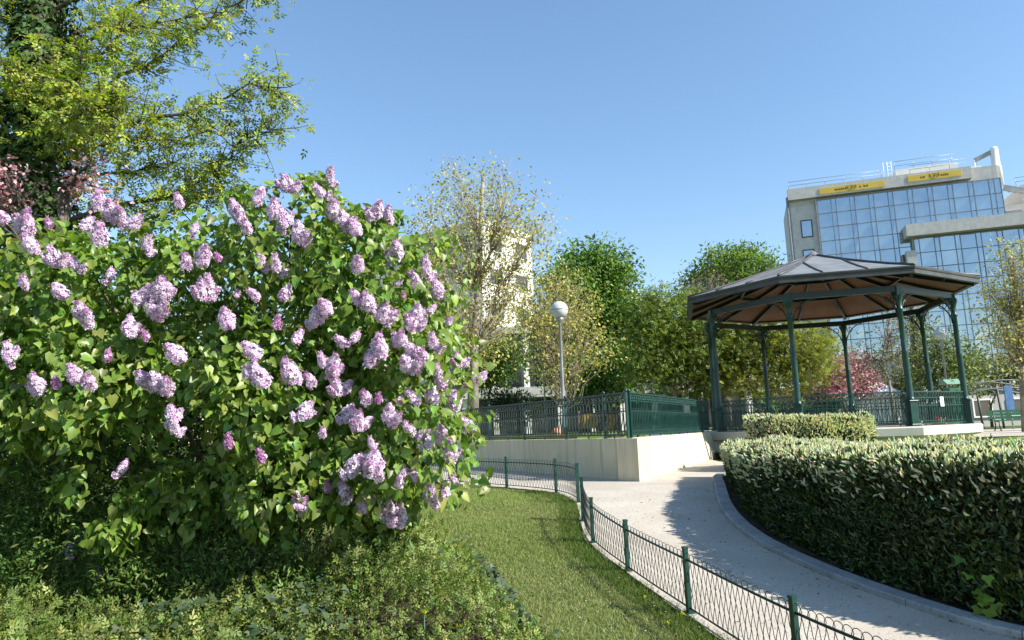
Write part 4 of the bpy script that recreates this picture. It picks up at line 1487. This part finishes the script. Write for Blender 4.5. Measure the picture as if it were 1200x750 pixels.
tree('chestnut_tree', 'dense fresh green chestnut tree behind the tall globe lamp', 'tree', 684, 36, GT,
     [(690, 320, 36, 32), (705, 350, 40, 40), (665, 345, 30, 36), (700, 395, 42, 40), (668, 400, 34, 40), (715, 430, 30, 30), (690, 445, 40, 24), (735, 330, 8, 10), (728, 375, 20, 30), (722, 325, 20, 20), (700, 306, 30, 16)],
     29000, .22, (.105, .20, .036), (.17, .26, .055), .3, tr=.30, per=46, spread=.55, asp=.5, droop=.25)
tree('locust_tree', 'broad olive green tree immediately left of the bandstand roof', 'tree', 786, 31, GT,
     [(770, 375, 36, 34), (795, 400, 44, 40), (758, 415, 28, 34), (825, 395, 36, 40), (780, 440, 44, 24), (830, 440, 36, 26), (755, 365, 14, 20), (815, 360, 26, 20), (848, 420, 24, 40)],
     17000, .18, (.135, .195, .032), (.20, .24, .05), .3, tr=.22, per=34, spread=.5, tmpl=T_SPRIG, asp=1.0, droop=.1)
tree('horse_chestnut_tree', 'tall green tree crown rising above the left end of the bandstand roof', 'tree', 850, 50, GT,
     [(850, 315, 40, 22), (880, 318, 32, 26), (825, 330, 26, 18), (905, 330, 10, 22), (860, 350, 50, 24), (845, 300, 14, 10), (880, 298, 20, 10)],
     13000, .24, (.12, .205, .036), (.18, .25, .055), .3, tr=.4, per=36, spread=.6, asp=.5, droop=.1)
tree('bare_tree', 'grey brown half bare tree in front of the taller green crown', 'tree', 822, 40, GT,
     [(815, 345, 24, 24), (835, 350, 26, 22), (800, 355, 16, 20), (840, 330, 14, 16)], 1500, .14, (.13, .105, .06), (.16, .15, .06), .3, tr=.16, per=7, spread=.5, bark='bark_pale', twig_r=.022)
tree('locust_tree', 'yellow green tree with a slim trunk seen through the bandstand', 'tree', 884, 31, GT,
     [(880, 400, 34, 32), (915, 410, 36, 36), (945, 415, 28, 34), (860, 430, 26, 26), (925, 445, 40, 20), (905, 375, 26, 20), (960, 400, 14, 22), (885, 445, 30, 16)],
     10500, .17, (.19, .215, .028), (.26, .27, .045), .35, tr=.12, per=30, spread=.48, tmpl=T_SPRIG, asp=1.0, bark='bark_pale')
tree('cherry_tree', 'small pink blossoming cherry tree seen through the bandstand', 'tree', 990, 36, -.5,
     [(985, 440, 22, 20), (1003, 436, 20, 24), (970, 452, 16, 14), (1015, 452, 16, 12), (930, 462, 12, 8), (948, 458, 12, 8)],
     5200, .14, (.52, .29, .31), (.30, .14, .15), .4, tr=.1, per=20, spread=.36, mat='petal', asp=.7)
tree('birch_tree', 'slim bare pale trunked tree beside the pink cherry', 'tree', 1048, 33, -.6,
     [(1042, 400, 18, 34), (1055, 420, 18, 26), (1030, 430, 16, 24), (1046, 372, 12, 20), (1015, 425, 14, 26)],
     1300, .12, (.13, .12, .05), (.17, .18, .05), .3, tr=.10, per=6, spread=.45, bark='bark_pale', twig_r=.016)
tree('plane_tree', 'tall sparse yellowish plane tree at the right edge before the glass building', 'tree', 1199, 28, -.68,
     [(1185, 305, 18, 26), (1178, 340, 24, 34), (1195, 370, 24, 36), (1170, 375, 18, 26), (1210, 320, 20, 40), (1185, 410, 26, 30), (1160, 350, 12, 24), (1220, 380, 30, 40)],
     4600, .115, (.36, .32, .11), (.44, .38, .16), .35, tr=.13, per=10, spread=.40, bark='bark_pale', twig_mat='twig_pale', twig_r=.010, upright=True, top=(1188, 300), pts_px=[(1197, 430), (1194, 380), (1190, 340)], asp=.6)
for (px, Y, cl, col, lab) in [
    (1110, 37, [(1100, 430, 26, 26), (1122, 420, 24, 28), (1090, 450, 20, 16), (1095, 405, 14, 22), (1130, 445, 22, 20)], (.12, .165, .04), 'leafy light green shrub behind the white globe lamp on the right'),
    (1160, 40, [(1150, 440, 28, 20), (1175, 435, 28, 22), (1200, 440, 26, 22), (1140, 425, 16, 14), (1225, 430, 26, 30)], (.13, .165, .06), 'pale green shrub behind the arched pergola at right'),
    (1060, 42, [(1050, 455, 30, 18), (1075, 440, 20, 26), (1030, 462, 26, 14), (1075, 400, 14, 40)], (.075, .085, .035), 'dull brownish shrub between the cherry and the right bandstand posts')]:
    tree('shrub', lab, 'shrub', px, Y, -.65, cl, 4200, .17, col, (.20, .22, .09), .2, tr=.07, per=20, spread=.45, group=None)
tree('yew_shrub', 'dark spiky evergreen shrub behind the left railing', 'shrub', 600, 30, GT, [(600, 468, 22, 10), (590, 480, 26, 12), (618, 480, 22, 12)], 2600, .22, (.018, .04, .018), None, tr=.06, per=26, spread=.3, asp=.14)
tree('maple_tree', 'bright green small tree low behind the tall plane tree', 'tree', 575, 30, GT, [(575, 432, 26, 16), (590, 418, 22, 18), (560, 448, 20, 12)], 2800, .20, (.10, .19, .025), (.15, .23, .04), .3, tr=.08, per=24, spread=.4)

# ---------------- ivy clad tree at top left with long reaching limbs
Y0 = 9.6
ib = at(40, 560, Y0); ib[2] = gz(0, Y0)
it = empty('ivy_clad_tree', ib, 'yellow green tree with an ivy covered trunk towering at top left behind the lilac', 'tree')
mb = MB()
trunk_px = [(40, 480), (42, 380), (42, 280), (40, 200), (44, 120), (50, 40), (52, -60), (60, -160)]
tpts = [ib] + [at(px, py, Y0) + [rng.uniform(-.05, .05), 0, 0] for px, py in trunk_px]
mb.tube(tpts, np.linspace(.36, .16, len(tpts)), 12)
mb.build('trunk', M['bark'], it)
limbs = [([(50, 130), (130, 95), (190, 65), (240, 30), (288, -2), (340, -40)], .0), ([(45, 190), (100, 160), (150, 145), (230, 128), (290, 100), (325, 108)], -.6),
         ([(45, 200), (110, 170), (165, 163), (215, 160), (250, 150)], .5), ([(42, 270), (120, 245), (190, 232), (235, 212), (262, 188), (290, 160), (318, 152)], -.3),
         ([(46, 60), (10, 25), (-50, -20)], -.5), ([(50, 20), (120, -20), (200, -70)], -.8), ([(42, 200), (0, 150), (-70, 120)], -.6), ([(50, 60), (150, 10), (215, -20), (300, -50)], .6),
         ([(42, 250), (100, 210), (160, 200), (215, 185)], .8), ([(45, 150), (80, 100), (110, 70), (150, 30)], -1.3), ([(42, 230), (10, 200), (-30, 190)], .6), ([(45, 130), (20, 90), (-10, 70)], -1.4),
         ([(45, 170), (70, 150), (100, 130), (130, 110)], -1.7), ([(60, 130), (80, 115), (105, 120), (130, 135)], -1.6), ([(50, 100), (100, 50), (170, 30), (250, 15)], -.9), ([(42, 270), (150, 262), (220, 240), (262, 225)], .4)]
lm = MB()
P, Dv = [], []
for k, (pp, dy) in enumerate(limbs):
    L = [at(px, py, Y0 + dy * min(1, i / 2)) for i, (px, py) in enumerate(pp)]
    L = catmull(np.array(L), 5)
    L[1:-1] += rng.randn(len(L) - 2, 3) * .02
    lm.tube(L, np.linspace(.036, .006, len(L)), 7)
    for i in range(3, len(L)):
        for j in range(4):
            dd = nrm(rng.randn(3) * [1, .9, .6] + nrm(L[i] - L[i - 1]) * .7 + [0, 0, -.05]) * rng.uniform(.2, .62)
            e = L[i] + dd
            lm.tube([L[i], L[i] + dd * .5 + rng.randn(3) * .03, e], [.009, .006, .003], 4)
            q = rng.randint(7, 13) if i < len(L) * .6 else rng.randint(4, 9)
            t = rng.rand(q, 1)
            P.append(L[i] + dd * (.2 + .85 * t) + rng.randn(q, 3) * .09); Dv.append(np.tile(nrm(dd), (q, 1)))
lm.build('limbs', M['bark'], it)
P = np.concatenate(P); Dv = np.concatenate(Dv); n = len(P)
leaves('crown', P, nrm(Dv * .5 + rng.randn(n, 3) * .6 + [0, 0, -.25]), nrm(rng.randn(n, 3) * .45 + [.15, -.25, .8]), .12 * np.clip(1 + .3 * rng.randn(n), .4, 1.6), .12,
       tints(n, (.245, .315, .032), .24, (.32, .36, .06), .3), T_SPRIG, M['leaf'], it)
# ivy sleeve on the trunk
n = 8500
t = rng.rand(n) * (len(tpts) - 1.01); i0 = t.astype(int); f = (t - i0)[:, None]
tp_ = np.array(tpts)
C = tp_[i0] * (1 - f) + tp_[i0 + 1] * f
d = rdir(n) * [1, 1, .3]; d = nrm(d)
rr = (.38 + .10 * field(C + d, 2.2) + .08 * rng.rand(n))
# a fuller mass low down
rr += np.clip((-C[:, 2] + 4.4) / 8, 0, .2)
P = C + d * rr[:, None]
leaves('ivy', P, nrm(rng.randn(n, 3) * .4 + d * .4 + [0, 0, -.9]), nrm(d + rng.randn(n, 3) * .35 + [0, 0, .35]), .10 * np.clip(1 + .25 * rng.randn(n), .5, 1.5), .095,
       tints(n, (.040, .080, .018), .3, (.09, .14, .03), .15), T_IVY, M['dark_leaf'], it)
# pink blossom tree behind the lilac
Yp = 8.3
pb = at(60, 500, Yp); pb[2] = gz(0, Yp)
tree('cherry_tree', 'pink blossoming tree showing between the lilac top and the ivy trunk', 'tree', 60, Yp, gz(0, Yp), [(95, 212, 13, 14), (8, 212, 10, 20), (80, 226, 12, 8), (104, 196, 5, 11), (-20, 235, 30, 26), (120, 232, 9, 8)],
     1500, .05, (.64, .38, .39), (.42, .17, .17), .3, tr=.08, per=22, spread=.16, mat='petal', asp=.75, yjit=.03)
# dark undergrowth behind the lilac
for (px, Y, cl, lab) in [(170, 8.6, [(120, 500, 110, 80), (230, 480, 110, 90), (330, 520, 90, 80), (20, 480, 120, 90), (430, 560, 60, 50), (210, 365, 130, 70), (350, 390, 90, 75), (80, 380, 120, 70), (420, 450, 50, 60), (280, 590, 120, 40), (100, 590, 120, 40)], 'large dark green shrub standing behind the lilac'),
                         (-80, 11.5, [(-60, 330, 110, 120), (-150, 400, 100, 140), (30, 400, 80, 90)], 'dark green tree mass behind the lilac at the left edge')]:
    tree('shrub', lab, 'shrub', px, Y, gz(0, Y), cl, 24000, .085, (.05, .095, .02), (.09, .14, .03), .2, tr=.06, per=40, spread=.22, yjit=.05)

# far belt of trees closing the park
bt = []
P, C = [], []
for k in range(60):
    x = rng.uniform(-75, 40); y = rng.uniform(66, 84); h = rng.uniform(5, 11) if x < 8 else rng.uniform(2.5, 4)
    c = np.array([x, y, h * .5]); r = np.array([rng.uniform(2.5, 5), 3, h * .5])
    d = rdir(260); P.append(c + d * r * (.5 + .5 * rng.rand(260, 1))); C.append(tints(260, np.array([.065, .115, .025]) * rng.uniform(.75, 1.3), .25))
P = np.concatenate(P); C = np.concatenate(C); n = len(P)
leaves('far_treeline', P, rdir(n), nrm(rng.randn(n, 3) * .5 + [0, -.3, .7]), 1.1, .8, C, T_OVAL, M['leaf'], None, 'stuff')


# ================================================================== GLASS OFFICE BUILDING
Pg = at(957, 236, 97.0)
gu = nrm(np.array([.951, -.308, 0])); gn = np.array([-.308, -.951, 0]); gn = nrm(gn); up = np.array([0, 0, 1.])


def pl(px, py, out=0.0):
    r = ray(px, py); q = Pg + gn * out
    t = (q @ gn) / (r @ gn); p = r * t
    return float((p - Pg) @ gu), float(p[2])


def wpt(s, z, out=0.0):
    q = Pg + gu * s + gn * out
    return np.array([q[0], q[1], z])


def gbox(mb, s0, s1, z0, z1, o0, o1):
    c = wpt((s0 + s1) / 2, (z0 + z1) / 2, (o0 + o1) / 2)
    mb.box(c, (abs(s1 - s0), abs(o1 - o0), abs(z1 - z0)), np.array([gu, gn, up]))


sL = pl(926, 240)[0]
zTop = pl(926, 223)[1]
sG0, zG = pl(957, 236); sG1 = pl(1171, 209)[0]; zG1 = pl(1171, 209)[1]
zGT = (zG + zG1) / 2
sB0 = pl(1062, 270, 2.4)[0]; zB1 = pl(1062, 263, 2.4)[1]; zB0 = pl(1062, 277, 2.4)[1]
sEnd = sG1 + 26
ob = empty('office_building', wpt(sG0, -.7), 'tall glass fronted office building with concrete parapet and yellow banners', 'building')
mb = MB(); gbox(mb, sL, sG1, -1, zTop, -16, -.35); gbox(mb, sG1, sEnd, -1, zB1 + 1.0, -16, -.35)
mb.build('wall', M['concrete'], ob)
mb = MB(); gbox(mb, sL + .001, sG0 - .25, -1, zTop - 2.6, -.352, .05); mb.build('end_pier', M['concrete'], ob)
mb = MB(); gbox(mb, sL - .25, sG1 - 3.2, zGT + .45, zTop + .004, -.5, .55); mb.build('parapet', M['concrete'], ob)
# downpipe at the left end
mb = MB(); mb.tube([wpt(sL - .3, -1, -.2), wpt(sL - .3, zTop - 1, -.2)], .22, 8); mb.build('downpipe', M['metal_grey'], ob)
# windows in the end pier
for (x0, y0, x1, y1) in ((939, 259.5, 952, 276.5), (941.5, 294, 955, 311), (944, 328, 957, 345)):
    s0, z1 = pl(x0, y0, .05); s1, z0 = pl(x1, y1, .05)
    mb = MB()
    for (a, b_, c, d) in ((s0 - .12, s0, z0 - .12, z1 + .12), (s1, s1 + .12, z0 - .12, z1 + .12), (s0, s1, z0 - .12, z0), (s0, s1, z1, z1 + .12)): gbox(mb, a, b_, c, d, .05, .16)
    wi = mb.build('window', M['dark_iron'], ob)
    mb = MB(); gbox(mb, s0, s1, z0, z1, .05, .08); mb.build('pane', M['facade_glass'], wi)
RH = 2.0
per_w = (1.80, .60)


def curtain(s0, s1, ztop, zbot, out, first=0):
    ss = [s0]; k = first
    while ss[-1] < s1 - .3:
        ss.append(min(s1, ss[-1] + per_w[k % 2])); k += 1
    nr = int(math.ceil((ztop - zbot) / RH))
    for r_ in range(nr):
        z1 = ztop - r_ * RH; z0 = max(zbot, z1 - RH)
        V, Fc = [], []
        for i in range(len(ss) - 1):
            a, b_ = ss[i] + .05, ss[i + 1] - .05
            j = rng.randn(4) * .012
            V += [wpt(a, z0 + .06, out + j[0]), wpt(b_, z0 + .06, out + j[1]), wpt(b_, z1 - .06, out + j[2]), wpt(a, z1 - .06, out + j[3])]
            n0 = i * 4; Fc.append((n0, n0 + 1, n0 + 2, n0 + 3))
        mb = MB(); mb.add(V, Fc); mb.build('glass_band', M['facade_glass'], ob)
    mb = MB()
    for s in ss: gbox(mb, s - .04, s + .04, zbot, ztop + .1, out - .1, out + .09)
    for r_ in range(nr + 1):
        z = ztop - r_ * RH
        if z > zbot: gbox(mb, s0 + .061, s1 - .061, z - .05, z + .05, out - .1, out + .055)
    mb.build('mullions', M['mullion'], ob)


M['mullion'] = noise_mat('mullion', (.15, .17, .195), (.21, .235, .26), scale=2, rough=.4, spec=.5)
curtain(sG0, sG1, zGT, 8.0, .25)
mb = MB(); gbox(mb, sG0 - .24, sG0 - .08, -1, zGT + .2, -.3, .5); mb.build('edge_trim', M['metal_grey'], ob)
# lower block standing forward under a long concrete beam
mb = MB(); gbox(mb, sB0, sEnd, zB0, zB1, .4, 2.4); mb.build('concrete_beam', M['concrete'], ob)
mb = MB(); gbox(mb, sB0 + .9, sEnd, -1, zB0 - .004, .38, .9); mb.build('lower_block', M['concrete'], ob)
curtain(sB0 + 1.0, sEnd, zB0 - .15, -.5, 1.15, 1)
s0, z1 = pl(1063, 294, 1.9); s1, _ = pl(1074, 294, 1.9)
mb = MB(); gbox(mb, s0 - .1, s1, -1, z1, .92, 1.9); mb.build('pillar', M['concrete'], ob)
# stepped roof shoulder at the right, with a stair
mb = MB(); gbox(mb, sG1 + .4, sEnd, zB1 + 1.0, zB1 + 1.9, -9, -1); gbox(mb, sG1 + 3.0, sEnd, zB1 + 1.9, zGT - .6, -10, -2); mb.build('roof_block', M['concrete'], ob)
mb = MB()
a = wpt(sG1 + .4, zGT - 1.2, -.3); b_ = wpt(sG1 + 7.5, zGT - 4.0, .6)
mb.bar(a, b_, .5, .7)
for t in np.linspace(.08, .95, 12):
    q = a + (b_ - a) * t; mb.box(q + gn * .5 - up * .5, (.28, .9, .12), np.array([gu, gn, up]))
mb.build('stair', M['concrete'], ob)
# yellow banners with a dark emblem and small lettering
for (x0, yt0, yb0, x1, yt1, yb1) in ((960, 221.5, 228.5, 1036, 211.0, 218.5), (1063.5, 206.8, 214.0, 1126, 198.0, 205.0)):
    s0, za = pl(x0, yt0, .6); s1, zc = pl(x1, yt1, .6)
    zb_ = pl(x0, yb0, .6)[1]
    z1 = (za + zc) / 2; z0 = z1 - (za - zb_)
    mb = MB(); gbox(mb, s0, s1, z0, z1, .552, .62); bn = mb.build('banner', M['yellow'], ob)
    zc_ = (z0 + z1) / 2; sc_ = (s0 + s1) / 2
    mb = MB()
    for (st, en) in ((s0 + (s1 - s0) * .24, sc_ - .75), (sc_ + .75, s0 + (s1 - s0) * .76)):
        s = st
        while s < en:
            w_ = rng.choice([.10, .16, .2])
            if rng.rand() > .15: gbox(mb, s, s + w_, zc_ - .13, zc_ + rng.choice([.10, .13, .16]), .62, .63)
            s += w_ + .08
    mb.build('lettering', M['ink'], bn)
    mb = MB()
    mb.tube([wpt(sc_ + .42 * math.cos(u), zc_ + .36 * math.sin(u), .63) for u in np.linspace(0, 2 * math.pi, 17)[:-1]], .02, 4, closed=True)
    gbox(mb, sc_ - .58, sc_ - .50, zc_ - .1, zc_ + .36, .62, .64); gbox(mb, sc_ + .50, sc_ + .58, zc_ - .1, zc_ + .36, .62, .64)
    gbox(mb, sc_ - .14, sc_ + .14, zc_ - .05, zc_ + .02, .62, .645); gbox(mb, sc_ - .05, sc_ + .05, zc_ - .16, zc_ + .16, .62, .642)
    mb.build('emblem', M['ink'], bn)
# roof plant room and railings
s0, z0 = pl(1048, 212, -4); s1, z1 = pl(1122, 190, -4)
s0, z1 = pl(1049, 200, -4)
mb = MB(); gbox(mb, s0, s1, zTop - .5, z1 + .1, -10, -4); mb.build('plant_room', M['pale_render'], ob)


def rrail(sa, sb_, z, out, h=1.1, step=2.4):
    mb = MB()
    for dz in (h, h * .5): mb.tube([wpt(sa, z + dz, out), wpt(sb_, z + dz, out)], .035, 5)
    for s in np.arange(sa, sb_ + .01, step): mb.tube([wpt(s, z - .05, out), wpt(s, z + h, out)], .03, 5)
    mb.build('roof_railing', M['metal_grey'], ob)


rrail(sL, pl(1035, 205)[0], zTop, .3)
rrail(s0, s1, z1 + .1, -4.2, 1.3)
rrail(s0 + 1, sG1 - 3.4, zTop + .3, -.3)
rrail(sG1 + 2.5, sEnd, zGT - .6, -2.2)
# ladder cage and aerials
mb = MB()
sa, za = pl(1036, 205, -1)
for ds in (0, .5, 1.0): mb.tube([wpt(sa + ds, zTop, -1), wpt(sa + ds, zTop + 2.6, -1)], .05, 5)
for k in range(5): mb.tube([wpt(sa, zTop + .4 + k * .5, -1), wpt(sa + 1, zTop + .4 + k * .5, -1)], .035, 5)
mb.build('ladder_cage', M['white_paint'], ob)
# window cleaning crane
sa, zt = pl(1164, 173, -1.5); sb_, zb_ = pl(1168, 214, -1.5)
cr_ = empty('roof_crane', wpt(sa, zGT - .5, -1.5), 'white window cleaning crane standing on the glass building roof', 'crane')
mb = MB()
p0 = wpt(sa, zGT - .6, -1.5)
mb.lathe(p0, [(.62, 0), (.62, (zt - zGT) * .55), (.66, (zt - zGT) * .56), (.52, (zt - zGT) * .58), (.50, zt - zGT + .3), (.42, zt - zGT + .6)], 16)
mb.build('mast', M['white_paint'], cr_)
e = wpt(*pl(1142, 188, -1.5), -1.5); a = wpt(sa - .1, zt - .5, -1.5)
mb = MB(); mb.bar(a, e, .45, .55); mb.bar(a + up * .2 + gu * .3, a - up * 3.6 + gu * -.2, .25, .3); mb.build('arm', M['metal_grey'], cr_)
mb = MB(); mb.bar(e, e - up * .9, .35, .35); mb.box(e - up * 1.1, (1.2, .6, .35), np.array([gu, gn, up])); mb.build('cradle_head', M['white_paint'], cr_)

# ================================================================== BUILDINGS BEHIND THE TREES
def block(name, label, P0, u, L, dep, z0, z1, mat, nwin=None, floors=None, wmat='dark_window', inset=True, side_win=None):
    """box building; P0 = near corner (x,y); u = unit direction of the front; depth runs to the back-left of u"""
    u = np.array([*u, 0.]); v = np.array([-u[1], u[0], 0.])
    if v[1] < 0: v = -v
    o = empty(name, (P0[0], P0[1], z0), label, 'building')
    P0 = np.array([P0[0], P0[1], 0.])
    mb = MB(); mb.box(P0 + u * L / 2 + v * dep / 2 + up * (z0 + z1) / 2, (L, dep, z1 - z0), np.array([u, v, up])); mb.build('wall', M[mat], o)
    mb = MB(); mb.box(P0 + u * L / 2 + v * dep / 2 + up * (z1 + .2), (L + .3, dep + .3, .4), np.array([u, v, up])); mb.build('roof_edge', M[mat], o)

    def wins(org, d, nr, Ld, nw, fl_):
        for f in range(fl_):
            for k in range(nw):
                ww = Ld / nw * .5; hh = (z1 - z0) / fl_ * .48
                c = org + d * (Ld * (k + .5) / nw) + up * (z0 + (z1 - z0) * (f + .52) / fl_)
                mb = MB()
                for sx in (-1, 1): mb.box(c + d * sx * ww / 2 + nr * .06, (.09, .12, hh + .09), np.array([d, nr, up]))
                for sz in (-1, 1): mb.box(c + up * sz * hh / 2 + nr * .061, (ww - .091, .12, .09), np.array([d, nr, up]))
                w_ = mb.build('window', M['white_paint'], o)
                mb = MB(); mb.box(c + nr * .025, (ww - .09, .05, hh - .09), np.array([d, nr, up])); mb.build('pane', M[wmat], w_)
    if nwin: wins(P0, u, -v, L, nwin, floors)
    if side_win: wins(P0 + u * 0, v, -u, dep, side_win, floors)
    return o


Yc = 60.0
cc = at(563, 262, Yc)
block('apartment_building', 'cream apartment block with a sunlit white end wall behind the tall plane tree', cc[:2], (.6, .8), 7.6, 16, -.2, cc[2], 'pale_render', 2, 6, side_win=5)
# a strip of stair windows down the sunlit end wall is too faint to see through the leaves; the long low wing below is not
lw = at(500, 455, 52)
lo_ = empty('low_building', (lw[0], lw[1], GT), 'low grey building with white columns and dark windows behind the left railing', 'building')
xa, xb, yy = lw[0], lw[0] + 24, 52.0
zs0, zs1 = at(600, 466, 52)[2], at(600, 454, 52)[2]
mb = MB(); mb.box(((xa + xb) / 2, yy + 3, (zs0 + zs1) / 2), (xb - xa, 6, zs1 - zs0)); mb.build('spandrel', M['grey_render'], lo_)
mb = MB(); mb.box(((xa + xb) / 2, yy + 3.2, zs1 + 4.25), (xb - xa, 6, .5)); mb.build('roof', M['grey_render'], lo_)
mb = MB(); mb.box(((xa + xb) / 2, yy + 3.6, zs1 + 2.0), (xb - xa - .4, 5, 4.0)); mb.build('glazing', M['dark_window'], lo_)
mb = MB(); mb.box(((xa + xb) / 2, yy + 3.6, zs0 - 1.7), (xb - xa - .4, 5, 3.4)); mb.build('glazing', M['dark_window'], lo_)
for k in range(11):
    x = xa + .4 + k * (xb - xa - .8) / 10
    for (za, zb_) in ((zs1, zs1 + 4.0), (-.2, zs0)):
        mb = MB(); mb.box((x, yy + .6, (za + zb_) / 2), (.42, .42, zb_ - za - .01)); mb.build('column', M['pale_render'], lo_)
# block with a chimney beyond the chestnut
ch = at(690, 362, 78)
cb = block('house', 'pale building with a roof chimney glimpsed between the chestnut and the olive green tree', (ch[0], ch[1]), (.985, -.17), 9.0, 9, -.3, ch[2], 'pale_render', 4, 5)
c2 = at(747, 352, 80)
mb = MB(); mb.box((c2[0], c2[1] + 1.2, c2[2] - .4), (1.3, .9, 2.4)); mb.box((c2[0], c2[1] + 1.2, c2[2] + .86), (1.5, 1.1, .14)); 
for dx in (-.35, .35): mb.lathe((c2[0] + dx, c2[1] + 1.2, c2[2] + .93), [(.16, 0), (.14, .5)], 8)
mb.build('chimney', M['pale_render'], cb)
# kiosk and low roofs beyond the bandstand on the right
kb = at(1022, 480, 40); kb[2] = -.7
ko = empty('kiosk', kb, 'small white kiosk with a pyramid roof behind the pink cherry tree', 'kiosk')
mb = MB(); mb.box(kb + [0, 0, 1.0], (2.2, 2.0, 2.0)); mb.build('wall', M['white_paint'], ko)
mb = MB(); vs = [kb + [sx * 1.4, sy * 1.3, 2.0] for sx, sy in ((-1, -1), (1, -1), (1, 1), (-1, 1))]; vs += [kb + [sx * .35, sy * .3, 2.75] for sx, sy in ((-1, -1), (1, -1), (1, 1), (-1, 1))]
mb.add(vs, [(3, 2, 1, 0), (4, 5, 6, 7), (0, 1, 5, 4), (1, 2, 6, 5), (2, 3, 7, 6), (3, 0, 4, 7)]); mb.build('roof', M['white_paint'], ko)
sb0 = at(1140, 468, 46)
so = block('shed', 'low grey flat roofed shed behind the arched pergola', (sb0[0] - 3.0, 46.0), (1, 0), 14, 5, -.7, at(1160, 458, 46)[2], 'grey_render', 6, 1)

# ================================================================== SMALL THINGS
# green slatted bench
bb = at(1166, 503, 30.0); bb[2] = gz(0, 30) + .09
be = empty('bench', (bb[0] + .9, bb[1], bb[2]), 'green slatted park bench at the right edge beyond the lawn', 'bench')
bu = nrm(np.array([.97, -.24, 0])); bv_ = np.array([-bu[1], bu[0], 0])
mb = MB()
for k in range(4): mb.box(bb + bu * .95 + bv_ * (.05 + k * .115) + up * (.43 + .006 * k), (1.95, .10, .03), np.array([bu, bv_, up]))
mb.build('seat', M['green_paint'], be)
mb = MB()
for k in range(3): mb.box(bb + bu * .95 + bv_ * (.50 + .03 * k) + up * (.56 + k * .13), (1.95, .03, .11), np.array([bu, bv_, up]))
mb.build('backrest', M['green_paint'], be)
for x in (.2, 1.7):
    mb = MB(); q = bb + bu * x
    mb.tube([q + bv_ * -.08, q + bv_ * .02 + up * .2, q + bv_ * .02 + up * .41], .025, 6)
    mb.tube([q + bv_ * .60, q + bv_ * .44 + up * .22, q + bv_ * .46 + up * .42, q + bv_ * .58 + up * .86], .025, 6)
    mb.tube([q + bv_ * .02 + up * .40, q + bv_ * .46 + up * .41], .025, 6)
    mb.build('leg', M['dark_iron'], be)
# arched pergola
pa = at(1128, 488, 36); pa[2] = -.65
po = empty('pergola', (pa[0] + 2.5, pa[1], -.65), 'grey arched lattice pergola at the right edge behind the bench', 'pergola')
W_ = 4.6; H0 = at(1135, 456, 36)[2]; H1 = at(1160, 446, 36)[2]
for dy in (0, 1.6):
    mb = MB()
    for (hh, dr) in ((0, 0), (-.38, .12)):
        mb.tube([np.array([pa[0] + W_ * t, pa[1] + dy, H0 + hh + (H1 - H0) * math.sin(math.pi * t)]) for t in np.linspace(0, 1, 15)], .05, 5)
    for t in np.linspace(.05, .95, 15):
        z = H0 + (H1 - H0) * math.sin(math.pi * t)
        mb.bar((pa[0] + W_ * t, pa[1] + dy, z - .38), (pa[0] + W_ * (t + .03), pa[1] + dy, z), .03, .03, up=(0, 1, 0))
    mb.build('arch', M['dark_metal'], po)
for x in (.15, 1.9, 4.4):
    for dy in (0, 1.6):
        mb = MB(); mb.tube([np.array([pa[0] + x + .1, pa[1] + dy, -.65]), np.array([pa[0] + x, pa[1] + dy, H0 + (H1 - H0) * math.sin(math.pi * x / W_) - .4])], .055, 6); mb.build('post', M['dark_metal'], po)
# blue upright sign
sg = at(1185, 484, 33); sg[2] = -.68
sgo = empty('sign', sg, 'tall narrow blue panel sign standing behind the bench', 'sign')
zt_, zb_ = at(1183, 452, 33)[2], at(1185, 482, 33)[2]
mb = MB(); mb.box((sg[0], sg[1], (zt_ + zb_) / 2), (.38, .05, zt_ - zb_)); mb.build('panel', M['blue'], sgo, bevel=.01)
mb = MB(); mb.tube([sg, np.array([sg[0], sg[1], zb_ + .01])], .035, 8); mb.build('post', M['metal_grey'], sgo)
# green box with a pale sloping lid behind the bandstand railing
gb = at(1117, 470, 27); gb[2] = -.7
go = empty('litter_bin', gb, 'green box with a pale green sloping lid seen above the right bandstand railing', 'bin')
zt_ = at(1117, 446, 27)[2]
mb = MB(); mb.box((gb[0], gb[1], (zt_ - .7) / 2 - .1), (.42, .42, zt_ + .35)); mb.build('body', M['green_paint'], go, bevel=.01)
mb = MB(); c = np.array([gb[0], gb[1], zt_ - .14])
vs = [c + [sx * .32, sy * .3, 0] for sx, sy in ((-1, -1), (1, -1), (1, 1), (-1, 1))] + [c + [sx * .29, sy * .1 + .1, .19] for sx, sy in ((-1, -1), (1, -1), (1, 1), (-1, 1))]
mb.add(vs, [(3, 2, 1, 0), (4, 5, 6, 7), (0, 1, 5, 4), (1, 2, 6, 5), (2, 3, 7, 6), (3, 0, 4, 7)]); mb.build('lid', M['green_lid'], go)
# yellow play panel and orange ball behind the left railing
yp = at(697, 505, 21); yp[2] = ZB + .05
yo = empty('play_panel', yp, 'yellow playground panel on wooden posts behind the railing near the wall corner', 'play panel')
for dx, w_ in ((-.13, .45), (.42, .36)):
    mb = MB(); mb.box((yp[0] + dx, yp[1], yp[2] + .36 + .04 * (dx < 0)), (w_, .05, .44)); mb.build('panel', M['ochre'], yo, bevel=.01)
for dx in (-.45, .17, .7):
    mb = MB(); mb.tube([yp + [dx, .04, 0], yp + [dx, .04, .7]], .04, 8); mb.build('post', M['bark'], yo)
ba = at(652, 505, 18.6); ba[2] = ZB + .05
mb = MB(); g = .12
mb.lathe((ba[0], ba[1], ba[2] + g - .01), [(g * math.sin(u), -g * math.cos(u)) for u in np.linspace(.02, math.pi - .02, 12)], 16)
tag(mb.build('ball', M['orange']), 'small orange ball lying behind the left railing beside the lamp', 'ball')
